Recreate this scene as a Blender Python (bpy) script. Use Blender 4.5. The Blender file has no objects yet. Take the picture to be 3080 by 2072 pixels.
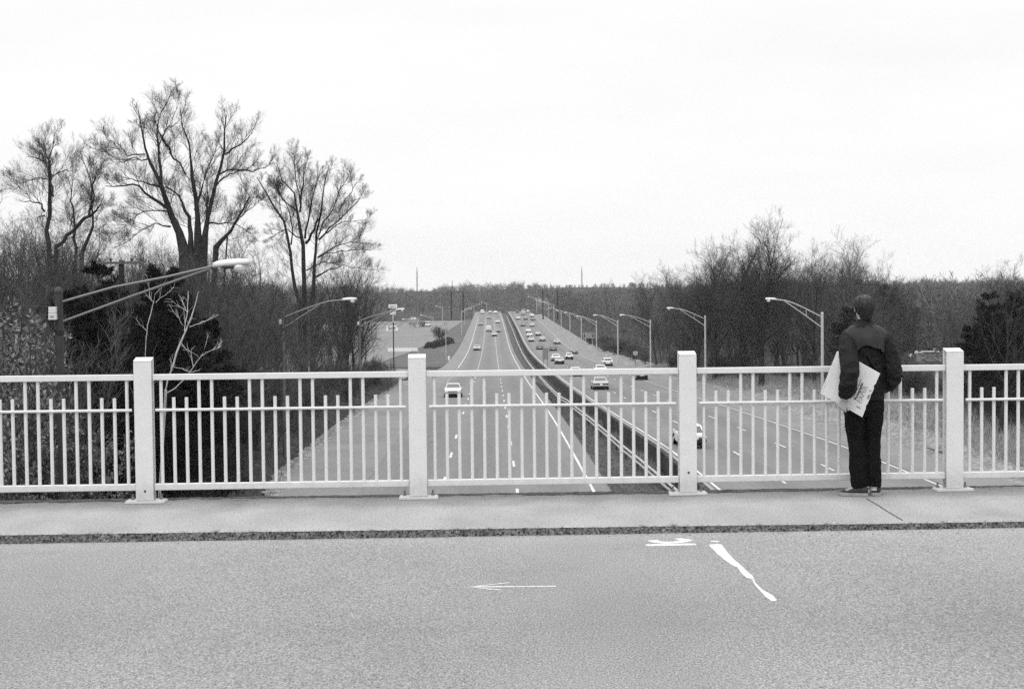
import bpy, bmesh, math, random
import numpy as np
from mathutils import Vector, Matrix, Euler
C = bpy.context.scene.collection
R = math.radians
# ------------------------------------------------------------------ camera
CAMZ = 1.834
PITCH, ROLL, FPX = R(2.222), R(0.57), 50.0/36.0*3080
cam = bpy.data.cameras.new("camera"); camo = bpy.data.objects.new("camera", cam); C.objects.link(camo)
cam.lens = 50; cam.sensor_width = 36; cam.clip_end = 8000; cam.clip_start = 0.1
CM = Euler((R(90)-PITCH, 0, 0)).to_matrix() @ Matrix.Rotation(-ROLL, 3, 'Z')
camo.matrix_world = Matrix.Translation((0, 0, CAMZ)) @ CM.to_4x4()
bpy.context.scene.camera = camo

def ray(px, py):
    return CM @ Vector((px-1540, -(py-1036), -FPX))
def at(px, py, Y):                       # point of the scene at a given distance
    d = ray(px, py); t = Y/d.y
    return Vector((d.x*t, Y, CAMZ+d.z*t))
def lin(x, xs, ys): return float(np.interp(x, xs, ys))

# ------------------------------------------------------------------ helpers
def tag(o, label=None, cat=None, group=None, kind=None):
    if label: o['label'] = label
    if cat: o['category'] = cat
    if group: o['group'] = group
    if kind: o['kind'] = kind
    return o
def empty(name, loc, rz=0, label=None, cat=None, group=None):
    o = bpy.data.objects.new(name, None); C.objects.link(o); o.empty_display_size = 0.3
    o.location = loc; o.rotation_euler = (0, 0, rz)
    return tag(o, label, cat, group)
def link(name, me, mats, parent=None, smooth=False):
    o = bpy.data.objects.new(name, me); C.objects.link(o)
    for m in (mats if isinstance(mats, (list, tuple)) else [mats]): me.materials.append(m)
    if parent: o.parent = parent
    if smooth: me.polygons.foreach_set('use_smooth', [True]*len(me.polygons))
    return o
def np_mesh(name, V, F, mats, parent=None, smooth=False):
    """V (n,3) array, F (m,k) array of equal sized faces"""
    me = bpy.data.meshes.new(name)
    V = np.ascontiguousarray(V, dtype=np.float32); F = np.ascontiguousarray(F, dtype=np.int32)
    m, k = F.shape
    me.vertices.add(len(V)); me.vertices.foreach_set('co', V.ravel())
    me.loops.add(m*k); me.loops.foreach_set('vertex_index', F.ravel())
    me.polygons.add(m); me.polygons.foreach_set('loop_start', np.arange(0, m*k, k, dtype=np.int32))
    me.update(calc_edges=True); me.validate()
    return link(name, me, mats, parent, smooth)
class MB:
    def __init__(s): s.v = []; s.f = []; s.mi = []; s.cur = 0
    def add(s, vs, fs):
        b = len(s.v); s.v += [tuple(v) for v in vs]
        for f in fs: s.f.append([b+i for i in f]); s.mi.append(s.cur)
        return s
    def box(s, c, d, rz=0, M=None):
        x, y, z = d[0]/2, d[1]/2, d[2]/2
        vs = [Vector((a*x, b*y, e*z)) for e in (-1, 1) for b in (-1, 1) for a in (-1, 1)]
        if rz: vs = [Matrix.Rotation(rz, 3, 'Z') @ v for v in vs]
        if M: vs = [M @ v for v in vs]
        return s.add([v+Vector(c) for v in vs], [(0, 2, 3, 1), (4, 5, 7, 6), (0, 1, 5, 4), (2, 6, 7, 3), (0, 4, 6, 2), (1, 3, 7, 5)])
    def hexa(s, q0, q1):
        """two matching polygons joined to a solid"""
        n = len(q0)
        return s.add(list(q0)+list(q1), [tuple(range(n))[::-1], tuple(range(n, 2*n))]+[(i, (i+1) % n, n+(i+1) % n, n+i) for i in range(n)])
    def tube(s, pts, rad, n=8, cap=True, dup=True):
        pts = [Vector(p) for p in pts]
        if not isinstance(rad, (list, tuple)): rad = [rad]*len(pts)
        b = len(s.v); N = len(pts); ref = None
        for i, p in enumerate(pts):
            t = (pts[min(i+1, N-1)]-pts[max(i-1, 0)]).normalized()
            if ref is None: ref = t.orthogonal().normalized()
            ref = (ref-t*ref.dot(t)).normalized(); w = t.cross(ref)
            for k in range(n):
                a = 2*math.pi*k/n
                s.v.append(tuple(p+(ref*math.cos(a)+w*math.sin(a))*rad[i]))
        for i in range(N-1):
            for k in range(n):
                k2 = (k+1) % n
                s.f.append([b+i*n+k, b+i*n+k2, b+(i+1)*n+k2, b+(i+1)*n+k]); s.mi.append(s.cur)
        if cap:
            e0, e1 = [b+k for k in range(n)][::-1], [b+(N-1)*n+k for k in range(n)]
            for e_ in (e0, e1):
                if dup: c_ = len(s.v); s.v += [s.v[q] for q in e_]; e_ = list(range(c_, c_+n))
                s.f.append(e_); s.mi.append(s.cur)
        return s
    def loft(s, rings, cap=True):
        b = len(s.v); n = len(rings[0])
        for r in rings: s.v += [tuple(p) for p in r]
        for i in range(len(rings)-1):
            for k in range(n):
                k2 = (k+1) % n
                s.f.append([b+i*n+k, b+i*n+k2, b+(i+1)*n+k2, b+(i+1)*n+k]); s.mi.append(s.cur)
        if cap:
            s.f.append([b+k for k in range(n)][::-1]); s.mi.append(s.cur)
            s.f.append([b+(len(rings)-1)*n+k for k in range(n)]); s.mi.append(s.cur)
        return s
    def build(s, name, mats, parent=None, smooth=False, bevel=0, fix=True):
        me = bpy.data.meshes.new(name); me.from_pydata(s.v, [], s.f)
        if fix:
            bm = bmesh.new(); bm.from_mesh(me); bmesh.ops.recalc_face_normals(bm, faces=bm.faces); bm.to_mesh(me); bm.free()
        o = link(name, me, mats, parent, smooth)
        me.polygons.foreach_set('material_index', s.mi)
        if bevel:
            m = o.modifiers.new('b', 'BEVEL'); m.width = bevel; m.segments = 2; m.limit_method = 'ANGLE'; m.angle_limit = R(40)
        return o
def copy_tree(o, parent=None):
    c = o.copy(); C.objects.link(c)
    if parent: c.parent = parent
    for ch in list(o.children): copy_tree(ch, c)
    return c

# ------------------------------------------------------------------ materials (all grey: the photograph is black and white film)
def mat(name, g, rough=0.8, var=0.0, scale=5.0, detail=4, bump=0.0, bscale=None, metal=0.0, spec=None, stretch=(1, 1, 1), spk=None, trans=0):
    m = bpy.data.materials.new(name); m.use_nodes = True; nt = m.node_tree; N = nt.nodes; L = nt.links
    b = N['Principled BSDF']; b.inputs['Base Color'].default_value = (g, g, g, 1); b.inputs['Roughness'].default_value = rough
    b.inputs['Metallic'].default_value = metal; b.inputs['Specular IOR Level'].default_value = spec if spec is not None else (.06 if rough >= .85 else .2 if rough >= .6 else .5)
    if var or bump or spk:
        tc = N.new('ShaderNodeTexCoord'); mp = N.new('ShaderNodeMapping'); mp.inputs['Scale'].default_value = stretch
        L.new(tc.outputs['Object'], mp.inputs['Vector'])
        no = N.new('ShaderNodeTexNoise'); no.inputs['Scale'].default_value = scale; no.inputs['Detail'].default_value = detail
        L.new(mp.outputs['Vector'], no.inputs['Vector'])
        src = None
        if var:
            mr = N.new('ShaderNodeMapRange'); mr.inputs['From Min'].default_value = 0.25; mr.inputs['From Max'].default_value = 0.75
            mr.inputs['To Min'].default_value = g*(1-var); mr.inputs['To Max'].default_value = g*(1+var)
            L.new(no.outputs['Fac'], mr.inputs['Value']); src = mr.outputs['Result']
        if spk:   # fine speckle: (scale, amount)
            n2 = N.new('ShaderNodeTexNoise'); n2.inputs['Scale'].default_value = spk[0]; n2.inputs['Detail'].default_value = 3; n2.inputs['Roughness'].default_value = 0.7
            L.new(mp.outputs['Vector'], n2.inputs['Vector'])
            m2 = N.new('ShaderNodeMapRange'); m2.inputs['From Min'].default_value = 0.3; m2.inputs['From Max'].default_value = 0.7
            m2.inputs['To Min'].default_value = 1-spk[1]; m2.inputs['To Max'].default_value = 1+spk[1]
            L.new(n2.outputs['Fac'], m2.inputs['Value'])
            mu = N.new('ShaderNodeMath'); mu.operation = 'MULTIPLY'; L.new(m2.outputs['Result'], mu.inputs[0])
            if src: L.new(src, mu.inputs[1])
            else: mu.inputs[1].default_value = g
            src = mu.outputs[0]
        if src:
            L.new(src, b.inputs['Base Color'])
        if bump:
            bp = N.new('ShaderNodeBump'); bp.inputs['Strength'].default_value = bump; bp.inputs['Distance'].default_value = 0.02
            n3 = N.new('ShaderNodeTexNoise'); n3.inputs['Scale'].default_value = bscale or scale; n3.inputs['Detail'].default_value = 4
            L.new(mp.outputs['Vector'], n3.inputs['Vector']); L.new(n3.outputs['Fac'], bp.inputs['Height']); L.new(bp.outputs['Normal'], b.inputs['Normal'])
    return m
M = {}
M['asphalt'] = mat('bridge_asphalt', 0.225, 0.9, 0.10, 0.9, 3, 0.3, 90, spk=(105, 0.62), stretch=(1, .5, 1))
M['pavement'] = mat('pavement_concrete', 0.295, 0.9, 0.17, 1.9, 6, 0.3, 60, spk=(70, 0.34), stretch=(1, .55, 1))
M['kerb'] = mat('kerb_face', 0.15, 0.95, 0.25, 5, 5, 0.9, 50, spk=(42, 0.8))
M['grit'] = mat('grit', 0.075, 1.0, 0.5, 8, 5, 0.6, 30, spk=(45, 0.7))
M['paint'] = mat('marking_paint', 0.62, 0.7, 0.05, 8)
M['worn'] = mat('worn_marking_paint', 0.50, 0.85, 0.2, 14)
M['chalk'] = mat('chalk_paint', 0.50, 0.9, 0.25, 14, spk=(60, .3))
M['rail'] = mat('railing_paint', 0.62, 0.5, 0.045, 7, 5, 0.015, 60, spk=(90, 0.04))
M['rust'] = mat('rust', 0.05, 0.9, 0.4, 40)
M['bolt'] = mat('bolt_steel', 0.25, 0.6, 0.3, 40)
M['highway'] = mat('highway_asphalt', 0.175, 0.9, 0.10, 0.25, 5, 0, stretch=(1, 0.06, 1), spk=(6, 0.10))
M['shoulder'] = mat('shoulder_asphalt', 0.195, 0.9, 0.12, 0.3, 5, 0, spk=(5, 0.12))
M['gutter'] = mat('gutter_concrete', 0.27, 0.9, 0.15, 0.6, 4)
M['lane'] = mat('lane_paint', 0.52, 0.7, 0.2, 0.7)
M['lane_old'] = mat('worn_lane_paint', 0.32, 0.8, 0.25, 0.5)
M['wall'] = mat('wall_concrete', 0.055, 0.9, 0.6, 1.3, 5, 0, stretch=(1, 1, 0.12), spk=(3.5, .6))
M['bark'] = mat('bark', 0.042, 0.9, 0.35, 5, 4)
M['bark_dk'] = mat('dark_bark', 0.03, 0.9, 0.35, 5, 4)
M['bark_mid'] = mat('grey_bark', 0.085, 0.9, 0.35, 4, 4)
M['twig'] = mat('twig', 0.05, 0.9, 0.4, 3, 3)
M['twig_lt'] = mat('pale_twig', 0.105, 0.9, 0.4, 3, 3)
M['birch'] = mat('white_bark', 0.42, 0.8, 0.3, 6, 4)
M['needle'] = mat('pine_needles', 0.014, 0.9, 0.5, 1.2, 3)
M['leaf'] = mat('glossy_leaf', 0.13, 0.36, 0.8, 6, 3)
M['hedge'] = mat('hedge_leaf', 0.035, 0.9, 0.5, 3, 3)
M['grass'] = mat('dry_grass', 0.25, 0.95, 0.4, 0.7, 4)
M['grass_dk'] = mat('winter_grass', 0.085, 0.95, 0.35, 0.7, 4)
M['galv'] = mat('galvanised_steel', 0.42, 0.45, 0.12, 3, metal=0.0)
M['pole_dk'] = mat('weathered_pole', 0.045, 0.6, 0.15, 4)
M['pole_gr'] = mat('grey_weathered_pole', 0.11, 0.6, 0.15, 4)
M['arm'] = mat('lamp_arm_metal', 0.17, 0.38, 0.1, 4, metal=0.3)
M['head'] = mat('lamp_head_metal', 0.58, 0.4, 0.1, 6)
M['headdk'] = mat('lamp_reflector', 0.06, 0.4)
M['lens'] = mat('lamp_lens', 0.75, 0.12, spec=0.8)
M['boxw'] = mat('junction_box', 0.62, 0.5, 0.08, 20)
M['wood'] = mat('creosoted_wood', 0.03, 0.9, 0.3, 3)
M['oldwood'] = mat('old_stake_wood', 0.12, 0.9, 0.4, 8, stretch=(1, 1, .2))
M['white'] = mat('white_paint', 0.75, 0.5, 0.05, 4)
M['black'] = mat('black_letter', 0.02, 0.6)
M['signgreen'] = mat('sign_panel', 0.03, 0.4)
M['signgrey'] = mat('sign_back', 0.2, 0.5, 0.1, 3)
M['steel'] = mat('guardrail_steel', 0.40, 0.4, 0.15, 1.5, metal=0.2)
M['mast'] = mat('mast_steel', 0.10, 0.6)
M['glass'] = mat('car_glass', 0.04, 0.05, spec=1.0)
M['tyre'] = mat('tyre', 0.012, 0.9)
M['chrome'] = mat('chrome', 0.6, 0.2, metal=1.0)
M['bumperdk'] = mat('black_bumper', 0.015, 0.6)
M['tail'] = mat('tail_lamp', 0.045, 0.25, spec=0.8)
M['hlamp'] = mat('headlamp_glass', 0.4, 0.12, spec=1.0)
M['under'] = mat('underbody', 0.008, 0.9)
for k, g in dict(white=0.72, silver=0.42, grey=0.22, dark=0.03, mid=0.12, beige=0.5).items():
    M['car_'+k] = mat('car_paint_'+k, g, 0.28, spec=0.7)
M['jacket'] = mat('jacket_cloth', 0.0060, 0.7, 0.2, 9, 4, 0.25, 14)
M['trouser'] = mat('trouser_cloth', 0.005, 0.95, 0.2, 12, spec=0.15)
M['hair'] = mat('dark_hair', 0.011, 0.42, 0.7, 30, 4, 0.8, 40, stretch=(1, 1, .15))
M['yoke'] = mat('yoke_cloth', 0.023, 0.6, 0.25, 9, 4, 0.2, 14)
M['skin'] = mat('skin', 0.36, 0.55, 0.06, 20)
M['shoe'] = mat('shoe_canvas', 0.035, 0.8, 0.2, 30)
M['sole'] = mat('shoe_rubber', 0.26, 0.7, 0.15, 30)
M['sock'] = mat('sock', 0.5, 0.9)
M['card'] = mat('cardboard_face', 0.68, 0.7, 0.05, 16)
M['print'] = mat('printed_ink', 0.03, 0.7)
M['print_lt'] = mat('pale_ink', 0.40, 0.7)
M['tear'] = mat('torn_card', 0.3, 0.9, 0.3, 40)
M['stone'] = mat('pale_stone', 0.24, 0.9, 0.45, 2.5, 5)
M['stonew'] = mat('pale_coping', 0.5, 0.9, 0.2, 2.5, 5)
M['roofdk'] = mat('dark_roof', 0.05, 0.8, 0.2, 2)
M['vine'] = mat('dead_leaf', 0.10, 0.7, 0.5, 3)
SKYC = 21.7; HAZE = 0.00012; EXPO = 0.0
# ------------------------------------------------------------------ the highway's line and level
DY = [-200, 0, 75, 90, 111, 133, 178, 252, 310, 370, 430, 479, 560, 629, 713, 760, 800, 900, 1100, 3000]
DD = [9.0, 9.3, 9.75, 9.9, 10.25, 10.8, 12.2, 14.0, 15.2, 16.0, 15.9, 15.3, 14.4, 13.7, 12.9, 12.55, 12.6, 14.2, 15, 15]
_ys = np.linspace(-200, 3000, 3201); _d = np.interp(_ys, DY, DD)
for _ in range(3): _d = np.convolve(np.pad(_d, 12, mode='edge'), np.ones(25)/25, 'valid')
def zr(Y): return CAMZ-float(np.interp(Y, _ys, _d))
def xl(Y): return 0.09-0.0141*(Y-75)-(0.000008*(Y-500)**2 if Y > 500 else 0)
def sh(Y): return lin(Y, [0, 86, 111, 138], [1.0, 0.95, 0.35, 0.0])     # the right roadway flares near the bridge
def wall_u(Y): return 8.0+sh(Y)
def re_u(Y): return 8.75+sh(Y)
LW = 3.6
def left_edge_u(Y): return -lin(Y, [-50, 48, 62, 75, 178, 200, 255, 270, 360, 700], [9.3, 9.6, 11.2, 12.2, 13.2, 13.2, 10.4, 10.2, 10.4, 9.7])
def right_edge_u(Y): return lin(Y, [-50, 60, 72, 88, 100, 130, 300, 400, 580, 700], [26, 25.3, 24.4, 23.8, 23.3, 22.9, 23, 22.5, 21, 20.6])
YS = list(np.arange(-60, 200, 4.0))+list(np.arange(200, 900, 10.0))+list(np.arange(900, 1301, 50.0))
def strip(mb, u0, u1, ys, dz=0.0, zfun=None):
    """a ribbon along the highway between cross offsets u0(Y) and u1(Y)"""
    f0 = u0 if callable(u0) else (lambda Y: u0); f1 = u1 if callable(u1) else (lambda Y: u1)
    zf = zfun or (lambda Y: zr(Y))
    vs = []; 
    for Y in ys:
        vs += [(xl(Y)+f0(Y), Y, zf(Y)+dz), (xl(Y)+f1(Y), Y, zf(Y)+dz)]
    mb.add(vs, [(2*i, 2*i+1, 2*i+3, 2*i+2) for i in range(len(ys)-1)])
def struct(mb, name, m, **k): return tag(mb.build(name, m, **k), kind='structure')
mb = MB(); strip(mb, left_edge_u, lambda Y: 4.5, YS); struct(mb, 'left_roadway', M['highway'])
mb = MB(); strip(mb, lambda Y: left_edge_u(Y)+0.02, lambda Y: -7.6, YS, 0.008); struct(mb, 'left_shoulder', M['shoulder'])
mb = MB(); strip(mb, lambda Y: re_u(Y)-0.25, right_edge_u, YS); struct(mb, 'right_roadway', M['highway'])
mb = MB(); strip(mb, lambda Y: re_u(Y)+3*LW+0.3, lambda Y: right_edge_u(Y)-.02, YS, 0.008); struct(mb, 'right_shoulder', M['shoulder'])
mb = MB(); strip(mb, lambda Y: wall_u(Y)+0.31, lambda Y: re_u(Y)-0.25, YS, 0.03); struct(mb, 'gutter', M['gutter'])
# markings
mb = MB()
def line(u, w, y0, y1, dz=0.016, step=6):
    f = u if callable(u) else (lambda Y: u)
    n = max(2, int((y1-y0)/step)+1)
    strip(mb, lambda Y: f(Y)-w/2, lambda Y: f(Y)+w/2, list(np.linspace(y0, y1, n)), dz)
line(3.66, 0.14, -40, 760); line(lambda Y: re_u(Y), 0.14, -40, 760)
line(lambda Y: re_u(Y)+3*LW, 0.13, -40, 760)
line(-7.32, 0.16, 255, 700)
rng0 = random.Random(4)
for k in range(-3, 12):
    y0 = 66+k*12.2
    line(-3.66, 0.15, y0+5.0, y0+8.05); line(0, 0.15, y0, y0+3.05)
for k in range(-3, 34):
    y0 = 70+k*12.2
    for j, o in ((1, 0), (2, 5.0)):
        if rng0.random() < 0.92 or y0 < 160: line(lambda Y, j=j: re_u(Y)+j*LW, 0.13, y0+o, y0+o+3.05)
struct(mb, 'lane_markings', M['lane'])
mb = MB(); line(-3.66, 0.16, 205, 690); line(0, 0.16, 215, 690); line(-7.32, 0.12, 190, 250)
struct(mb, 'worn_lane_markings', M['lane_old'])
# darker wheel and oil bands along each lane
def lane_bands(m, off):
    nt = m.node_tree; N = nt.nodes; L = nt.links; b = N['Principled BSDF']; src = b.inputs['Base Color'].links[0].from_socket
    g_ = N.new('ShaderNodeNewGeometry'); dt = N.new('ShaderNodeVectorMath'); dt.operation = 'DOT_PRODUCT'; L.new(g_.outputs['Position'], dt.inputs[0]); dt.inputs[1].default_value = (1, .0141, 0)
    a1 = N.new('ShaderNodeMath'); a1.operation = 'MULTIPLY_ADD'; a1.inputs[1].default_value = 2*math.pi/3.66; a1.inputs[2].default_value = off; L.new(dt.outputs['Value'], a1.inputs[0])
    c1_ = N.new('ShaderNodeMath'); c1_.operation = 'COSINE'; L.new(a1.outputs[0], c1_.inputs[0])
    no = N.new('ShaderNodeTexNoise'); no.inputs['Scale'].default_value = .25; L.new(g_.outputs['Position'], no.inputs['Vector'])
    am = N.new('ShaderNodeMath'); am.operation = 'MULTIPLY'; L.new(c1_.outputs[0], am.inputs[0]); L.new(no.outputs['Fac'], am.inputs[1])
    ma = N.new('ShaderNodeMath'); ma.operation = 'MULTIPLY_ADD'; ma.inputs[1].default_value = .14; ma.inputs[2].default_value = .96; L.new(am.outputs[0], ma.inputs[0])
    mm = N.new('ShaderNodeMath'); mm.operation = 'MULTIPLY'; L.new(src, mm.inputs[0]); L.new(ma.outputs[0], mm.inputs[1]); L.new(mm.outputs[0], b.inputs['Base Color'])
lane_bands(M['highway'], -2.0)
# ground: one sheet to the horizon
def bank_l(Y, d):           # height above the road, d metres outside the left edge
    a = lin(Y, [-60, 0, 30, 60, 150, 195, 215], [5.5, 4.2, 2.2, 2.2, 1.8, 1.0, 0])
    return a*(1-math.exp(-max(d-0.5, 0)/(4.0 if Y > 20 else 7.0)))
def bank_r(Y, d):
    a = lin(Y, [-60, 0, 40, 75, 130, 200, 300, 500], [5.0, 4.0, 2.2, 2.0, 2.0, 1.4, 1.0, .6])
    return a*(1-math.exp(-max(d-1.2, 0)/5.0))
def ground_z(X, Y):
    u = X-xl(Y); z = zr(min(Y, 900)) if Y < 900 else zr(900)
    le, re, wu = left_edge_u(Y), right_edge_u(Y), wall_u(Y)
    if u < le: z += -0.05+bank_l(Y, le-u)
    elif u < 4.5: z -= 0.08
    elif u < wu: z -= 0.05+1.35*math.sin(min((u-4.5)/(wu-0.4-4.5), 1)*math.pi/2)*lin(Y, [0, 250, 700, 760], [1, 1, .7, .2])
    elif u < re: z -= 0.08
    else: z += -0.05+bank_r(Y, u-re)
    if Y > 1000: z += (10.5+3.2*math.sin(X*.0061+1)+2.0*math.sin(X*.017)+1.2*math.sin(X*.041+2))*(1-math.exp(-(Y-1000)/300.0))
    return z
gy = list(np.arange(-120, 220, 5.0))+list(np.arange(220, 900, 12.0))+[900, 1000, 1100, 1200, 1350, 1500, 1700, 2000, 3000, 4500]
gv = []; cols = None
for Y in gy:
    le, re, wu = left_edge_u(Y), right_edge_u(Y), wall_u(Y)
    us = [-2500, -900, -640, -520, -400, -330, -260, -200, -160, -120, -80, -60, -45, -36]+[le-d for d in (18, 14, 11, 8.5, 6.5, 5, 3.8, 2.8, 2, 1.3, .8, .45, .02)]+[le+.4, -6, 0, 4.1, 4.48]
    us += [4.5+(wu-4.55)*t for t in (.02, .15, .3, .45, .6, .75, .88, .999)]+[wu+.2, wu+1, 15, re-.5]+[re+d for d in (.02, .5, 1, 1.6, 2.3, 3, 4, 5.2, 6.6, 8.5, 11, 15, 20)]+[60, 80, 120, 160, 200, 260, 330, 400, 520, 640, 900, 2500]
    cols = len(us)
    for u in us: gv.append((xl(Y)+u, Y, ground_z(xl(Y)+u, Y)))
gf = [(i*cols+j, i*cols+j+1, (i+1)*cols+j+1, (i+1)*cols+j) for i in range(len(gy)-1) for j in range(cols-1)]
M['ground'] = mat('ground_litter', 0.042, 1.0, 0.45, 0.5, 6, 0.5, 3, spk=(3.5, 0.45))
g = np_mesh('ground', np.array(gv), np.array(gf), M['ground']); tag(g, kind='structure')
# lawn and service road on the left, beyond the wood
mb = MB()
yl = list(np.arange(200, 640, 10.0))
strip(mb, lambda Y: lin(Y, [200, 300, 400, 560, 640], [-38, -48, -62, -80, -60]), lambda Y: lin(Y, [200, 255, 262, 320, 420, 640], [-14, -14, -24, -24, -20, -13]), yl, 0.02)
struct(mb, 'parking_lot', mat('pale_lot_surface', 0.185, .95, .12, .12, 4, spk=(1.2, .15)))
mb = MB(); strip(mb, lambda Y: lin(Y, [262, 320, 420, 640], [-23.8, -23.8, -19.8, -12.8]), lambda Y: left_edge_u(Y)-.05, list(np.arange(262, 650, 8.0)), 0.0)
struct(mb, 'roadside_lawn', mat('roadside_lawn', 0.10, 1, .3, .35, 5, spk=(2.2, .4)))
mb = MB(); strip(mb, lambda Y: -47, lambda Y: left_edge_u(Y)+.3, list(np.arange(214, 250, 4.0)), 0.035)
struct(mb, 'side_road', M['shoulder'])
# grass skins: verge and median
mb = MB(); rs = list(np.arange(-20, 720, 4.0))
M['verge'] = mat('verge_grass', 0.20, 1, .30, .9, 6, .3, 4, stretch=(1, .35, 1), spk=(5, .45))
vv = []; us = [0.05, .5, 1, 1.6, 2.3, 3, 4, 5.2, 6.6, 8.5]
for Y in rs:
    w = lin(Y, [0, 75, 95, 150, 220, 420, 720], [.55, .6, 1.0, 1.0, .55, .5, .45])
    for d in us:
        X = xl(Y)+right_edge_u(Y)+d*w; vv.append((X, Y, ground_z(X, Y)+0.03))
k = len(us)
mb.add(vv, [(i*k+j, i*k+j+1, (i+1)*k+j+1, (i+1)*k+j) for i in range(len(rs)-1) for j in range(k-1)])
struct(mb, 'verge', M['verge'])
mb = MB(); rs = list(np.arange(-40, 760, 5.0)); vv = []
for Y in rs:
    for t in (.002, .15, .3, .45, .6, .75, .88, .99):
        X = xl(Y)+4.5+(wall_u(Y)-4.55)*t; vv.append((X, Y, ground_z(X, Y)+.02))
mb.add(vv, [(i*8+j, i*8+j+1, (i+1)*8+j+1, (i+1)*8+j) for i in range(len(rs)-1) for j in range(7)])
M['median'] = mat('median_grass', 0.085, 1, .45, .6, 6, .5, 4, stretch=(1, .5, 1), spk=(3, .5))
struct(mb, 'median', M['median'])
# pale sandy debris along the left edge of the highway
mb = MB(); re_ = random.Random(12); ph = 0; vv = []; ye = list(np.arange(30, 200, .6))
for Y in ye:
    ph = ph*.85+re_.uniform(-.22, .22); x = xl(Y)+left_edge_u(Y)
    vv += [(x-.35-abs(ph)-re_.uniform(0, .35), Y, ground_z(x-.6, Y)+.06), (x+.10+max(0, ph)*.8+re_.uniform(0, .22), Y, zr(Y)+.014)]
mb.add(vv, [(2*i, 2*i+1, 2*i+3, 2*i+2) for i in range(len(ye)-1)]); struct(mb, 'sandy_edge', mat('sandy_edge', .2, 1, .6, 1.5, 5, spk=(4, .6)))
# retaining wall in the median
mb = MB(); wy = list(np.arange(-30, 770, 4.0))
rings = []
for Y in wy:
    x = xl(Y)+wall_u(Y); z = zr(Y)
    rings.append([(x, Y, z-2.2), (x, Y, z-0.04), (x, Y, z+0.05), (x+.3, Y, z+0.05), (x+.3, Y, z-2.2)])
mb.loft(rings)
o = mb.build('retaining_wall', M['wall'])
tag(o, 'long dark stained concrete wall holding up the right roadway beside the median grass', 'wall')
# guardrail
gr = empty('guardrail', (0, 0, 0), 0, 'twin line steel guardrail on posts running through the median ditch', 'guardrail')
def gu(Y): return lin(Y, [0, 70, 80, 95, 110, 140, 151, 156, 200, 380, 560, 700], [9, 8.3, 8.0, 7.55, 7.35, 6.9, 6.85, 6.3, 6.3, 6.7, 6.6, 6.5])
def gz(Y): return ground_z(xl(Y)+gu(Y), Y)+.42
gys = list(np.arange(20, 150, 3.0))+[150, 151, 153, 156, 158]+list(np.arange(160, 700, 5.0))
def beam(z0):
    mb = MB(); rg = []
    for Y in gys:
        x = xl(Y)+gu(Y); z = gz(Y)+z0
        rg.append([(x-.05, Y, z-.05), (x-.09, Y, z), (x-.05, Y, z+.06), (x, Y, z+.08), (x+.01, Y, z)])
    return mb.loft(rg)
beam(.38).build('beam', M['steel'], gr); beam(.08).build('beam', M['steel'], gr)
for Y in np.arange(40, 160, 6.0):
    x = xl(Y)+gu(Y)
    MB().box((x+.08, Y, gz(Y)-.05), (.1, .15, 1.05)).build('post', M['pole_dk'], gr)
# ------------------------------------------------------------------ bridge, railing and street paint
FA = R(2.0); FD = Vector((math.cos(FA), math.sin(FA), 0)); FN = Vector((-math.sin(FA), math.cos(FA), 0))
F0 = Vector((-0.837, 12.49, 0)); SP = 2.385
FM = Matrix.Rotation(FA, 3, 'Z')
def road_z(x): return -0.068+0.0025*x
def kerb_y(x): return 10.92+0.020*x
XS = np.linspace(-60, 60, 61)
mb = MB(); vs = []
for x in XS: vs += [(x, -7, road_z(x)), (x, kerb_y(x)+.05, road_z(x))]
mb.add(vs, [(2*i, 2*i+2, 2*i+3, 2*i+1) for i in range(len(XS)-1)])
M_as = M['asphalt']
br = struct(mb, 'bridge_road', M_as)
# low-frequency wear of the bridge asphalt: pale gutter margin along the kerb, darker wheel path
nt = M_as.node_tree; N = nt.nodes; L = nt.links; b = N['Principled BSDF']; src = b.inputs['Base Color'].links[0].from_socket
geo = N.new('ShaderNodeNewGeometry'); sx = N.new('ShaderNodeSeparateXYZ'); L.new(geo.outputs['Position'], sx.inputs[0])
nz = N.new('ShaderNodeTexNoise'); nz.inputs['Scale'].default_value = 1.1; nz.inputs['Detail'].default_value = 5
ad = N.new('ShaderNodeMath'); ad.operation = 'MULTIPLY_ADD'; L.new(nz.outputs['Fac'], ad.inputs[0]); ad.inputs[1].default_value = 0.9; L.new(sx.outputs['Y'], ad.inputs[2])
rp = N.new('ShaderNodeValToRGB'); mr = N.new('ShaderNodeMapRange'); mr.inputs['From Min'].default_value = 6; mr.inputs['From Max'].default_value = 12
L.new(ad.outputs[0], mr.inputs['Value']); L.new(mr.outputs['Result'], rp.inputs['Fac'])
e = rp.color_ramp.elements; e[0].position = 0; e[0].color = (.55, .55, .55, 1); e[1].position = 1; e[1].color = (.66, .66, .66, 1)
for p, c in ((.25, .5), (.42, .455), (.62, .50), (.84, .535), (.90, .60)):
    q = e.new(p); q.color = (c, c, c, 1)
mm = N.new('ShaderNodeMath'); mm.operation = 'MULTIPLY'; L.new(src, mm.inputs[0]); L.new(rp.outputs['Color'], mm.inputs[1])
m2 = N.new('ShaderNodeMath'); m2.operation = 'MULTIPLY'; m2.inputs[1].default_value = 2.0; L.new(mm.outputs[0], m2.inputs[0]); L.new(m2.outputs[0], b.inputs['Base Color'])
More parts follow.
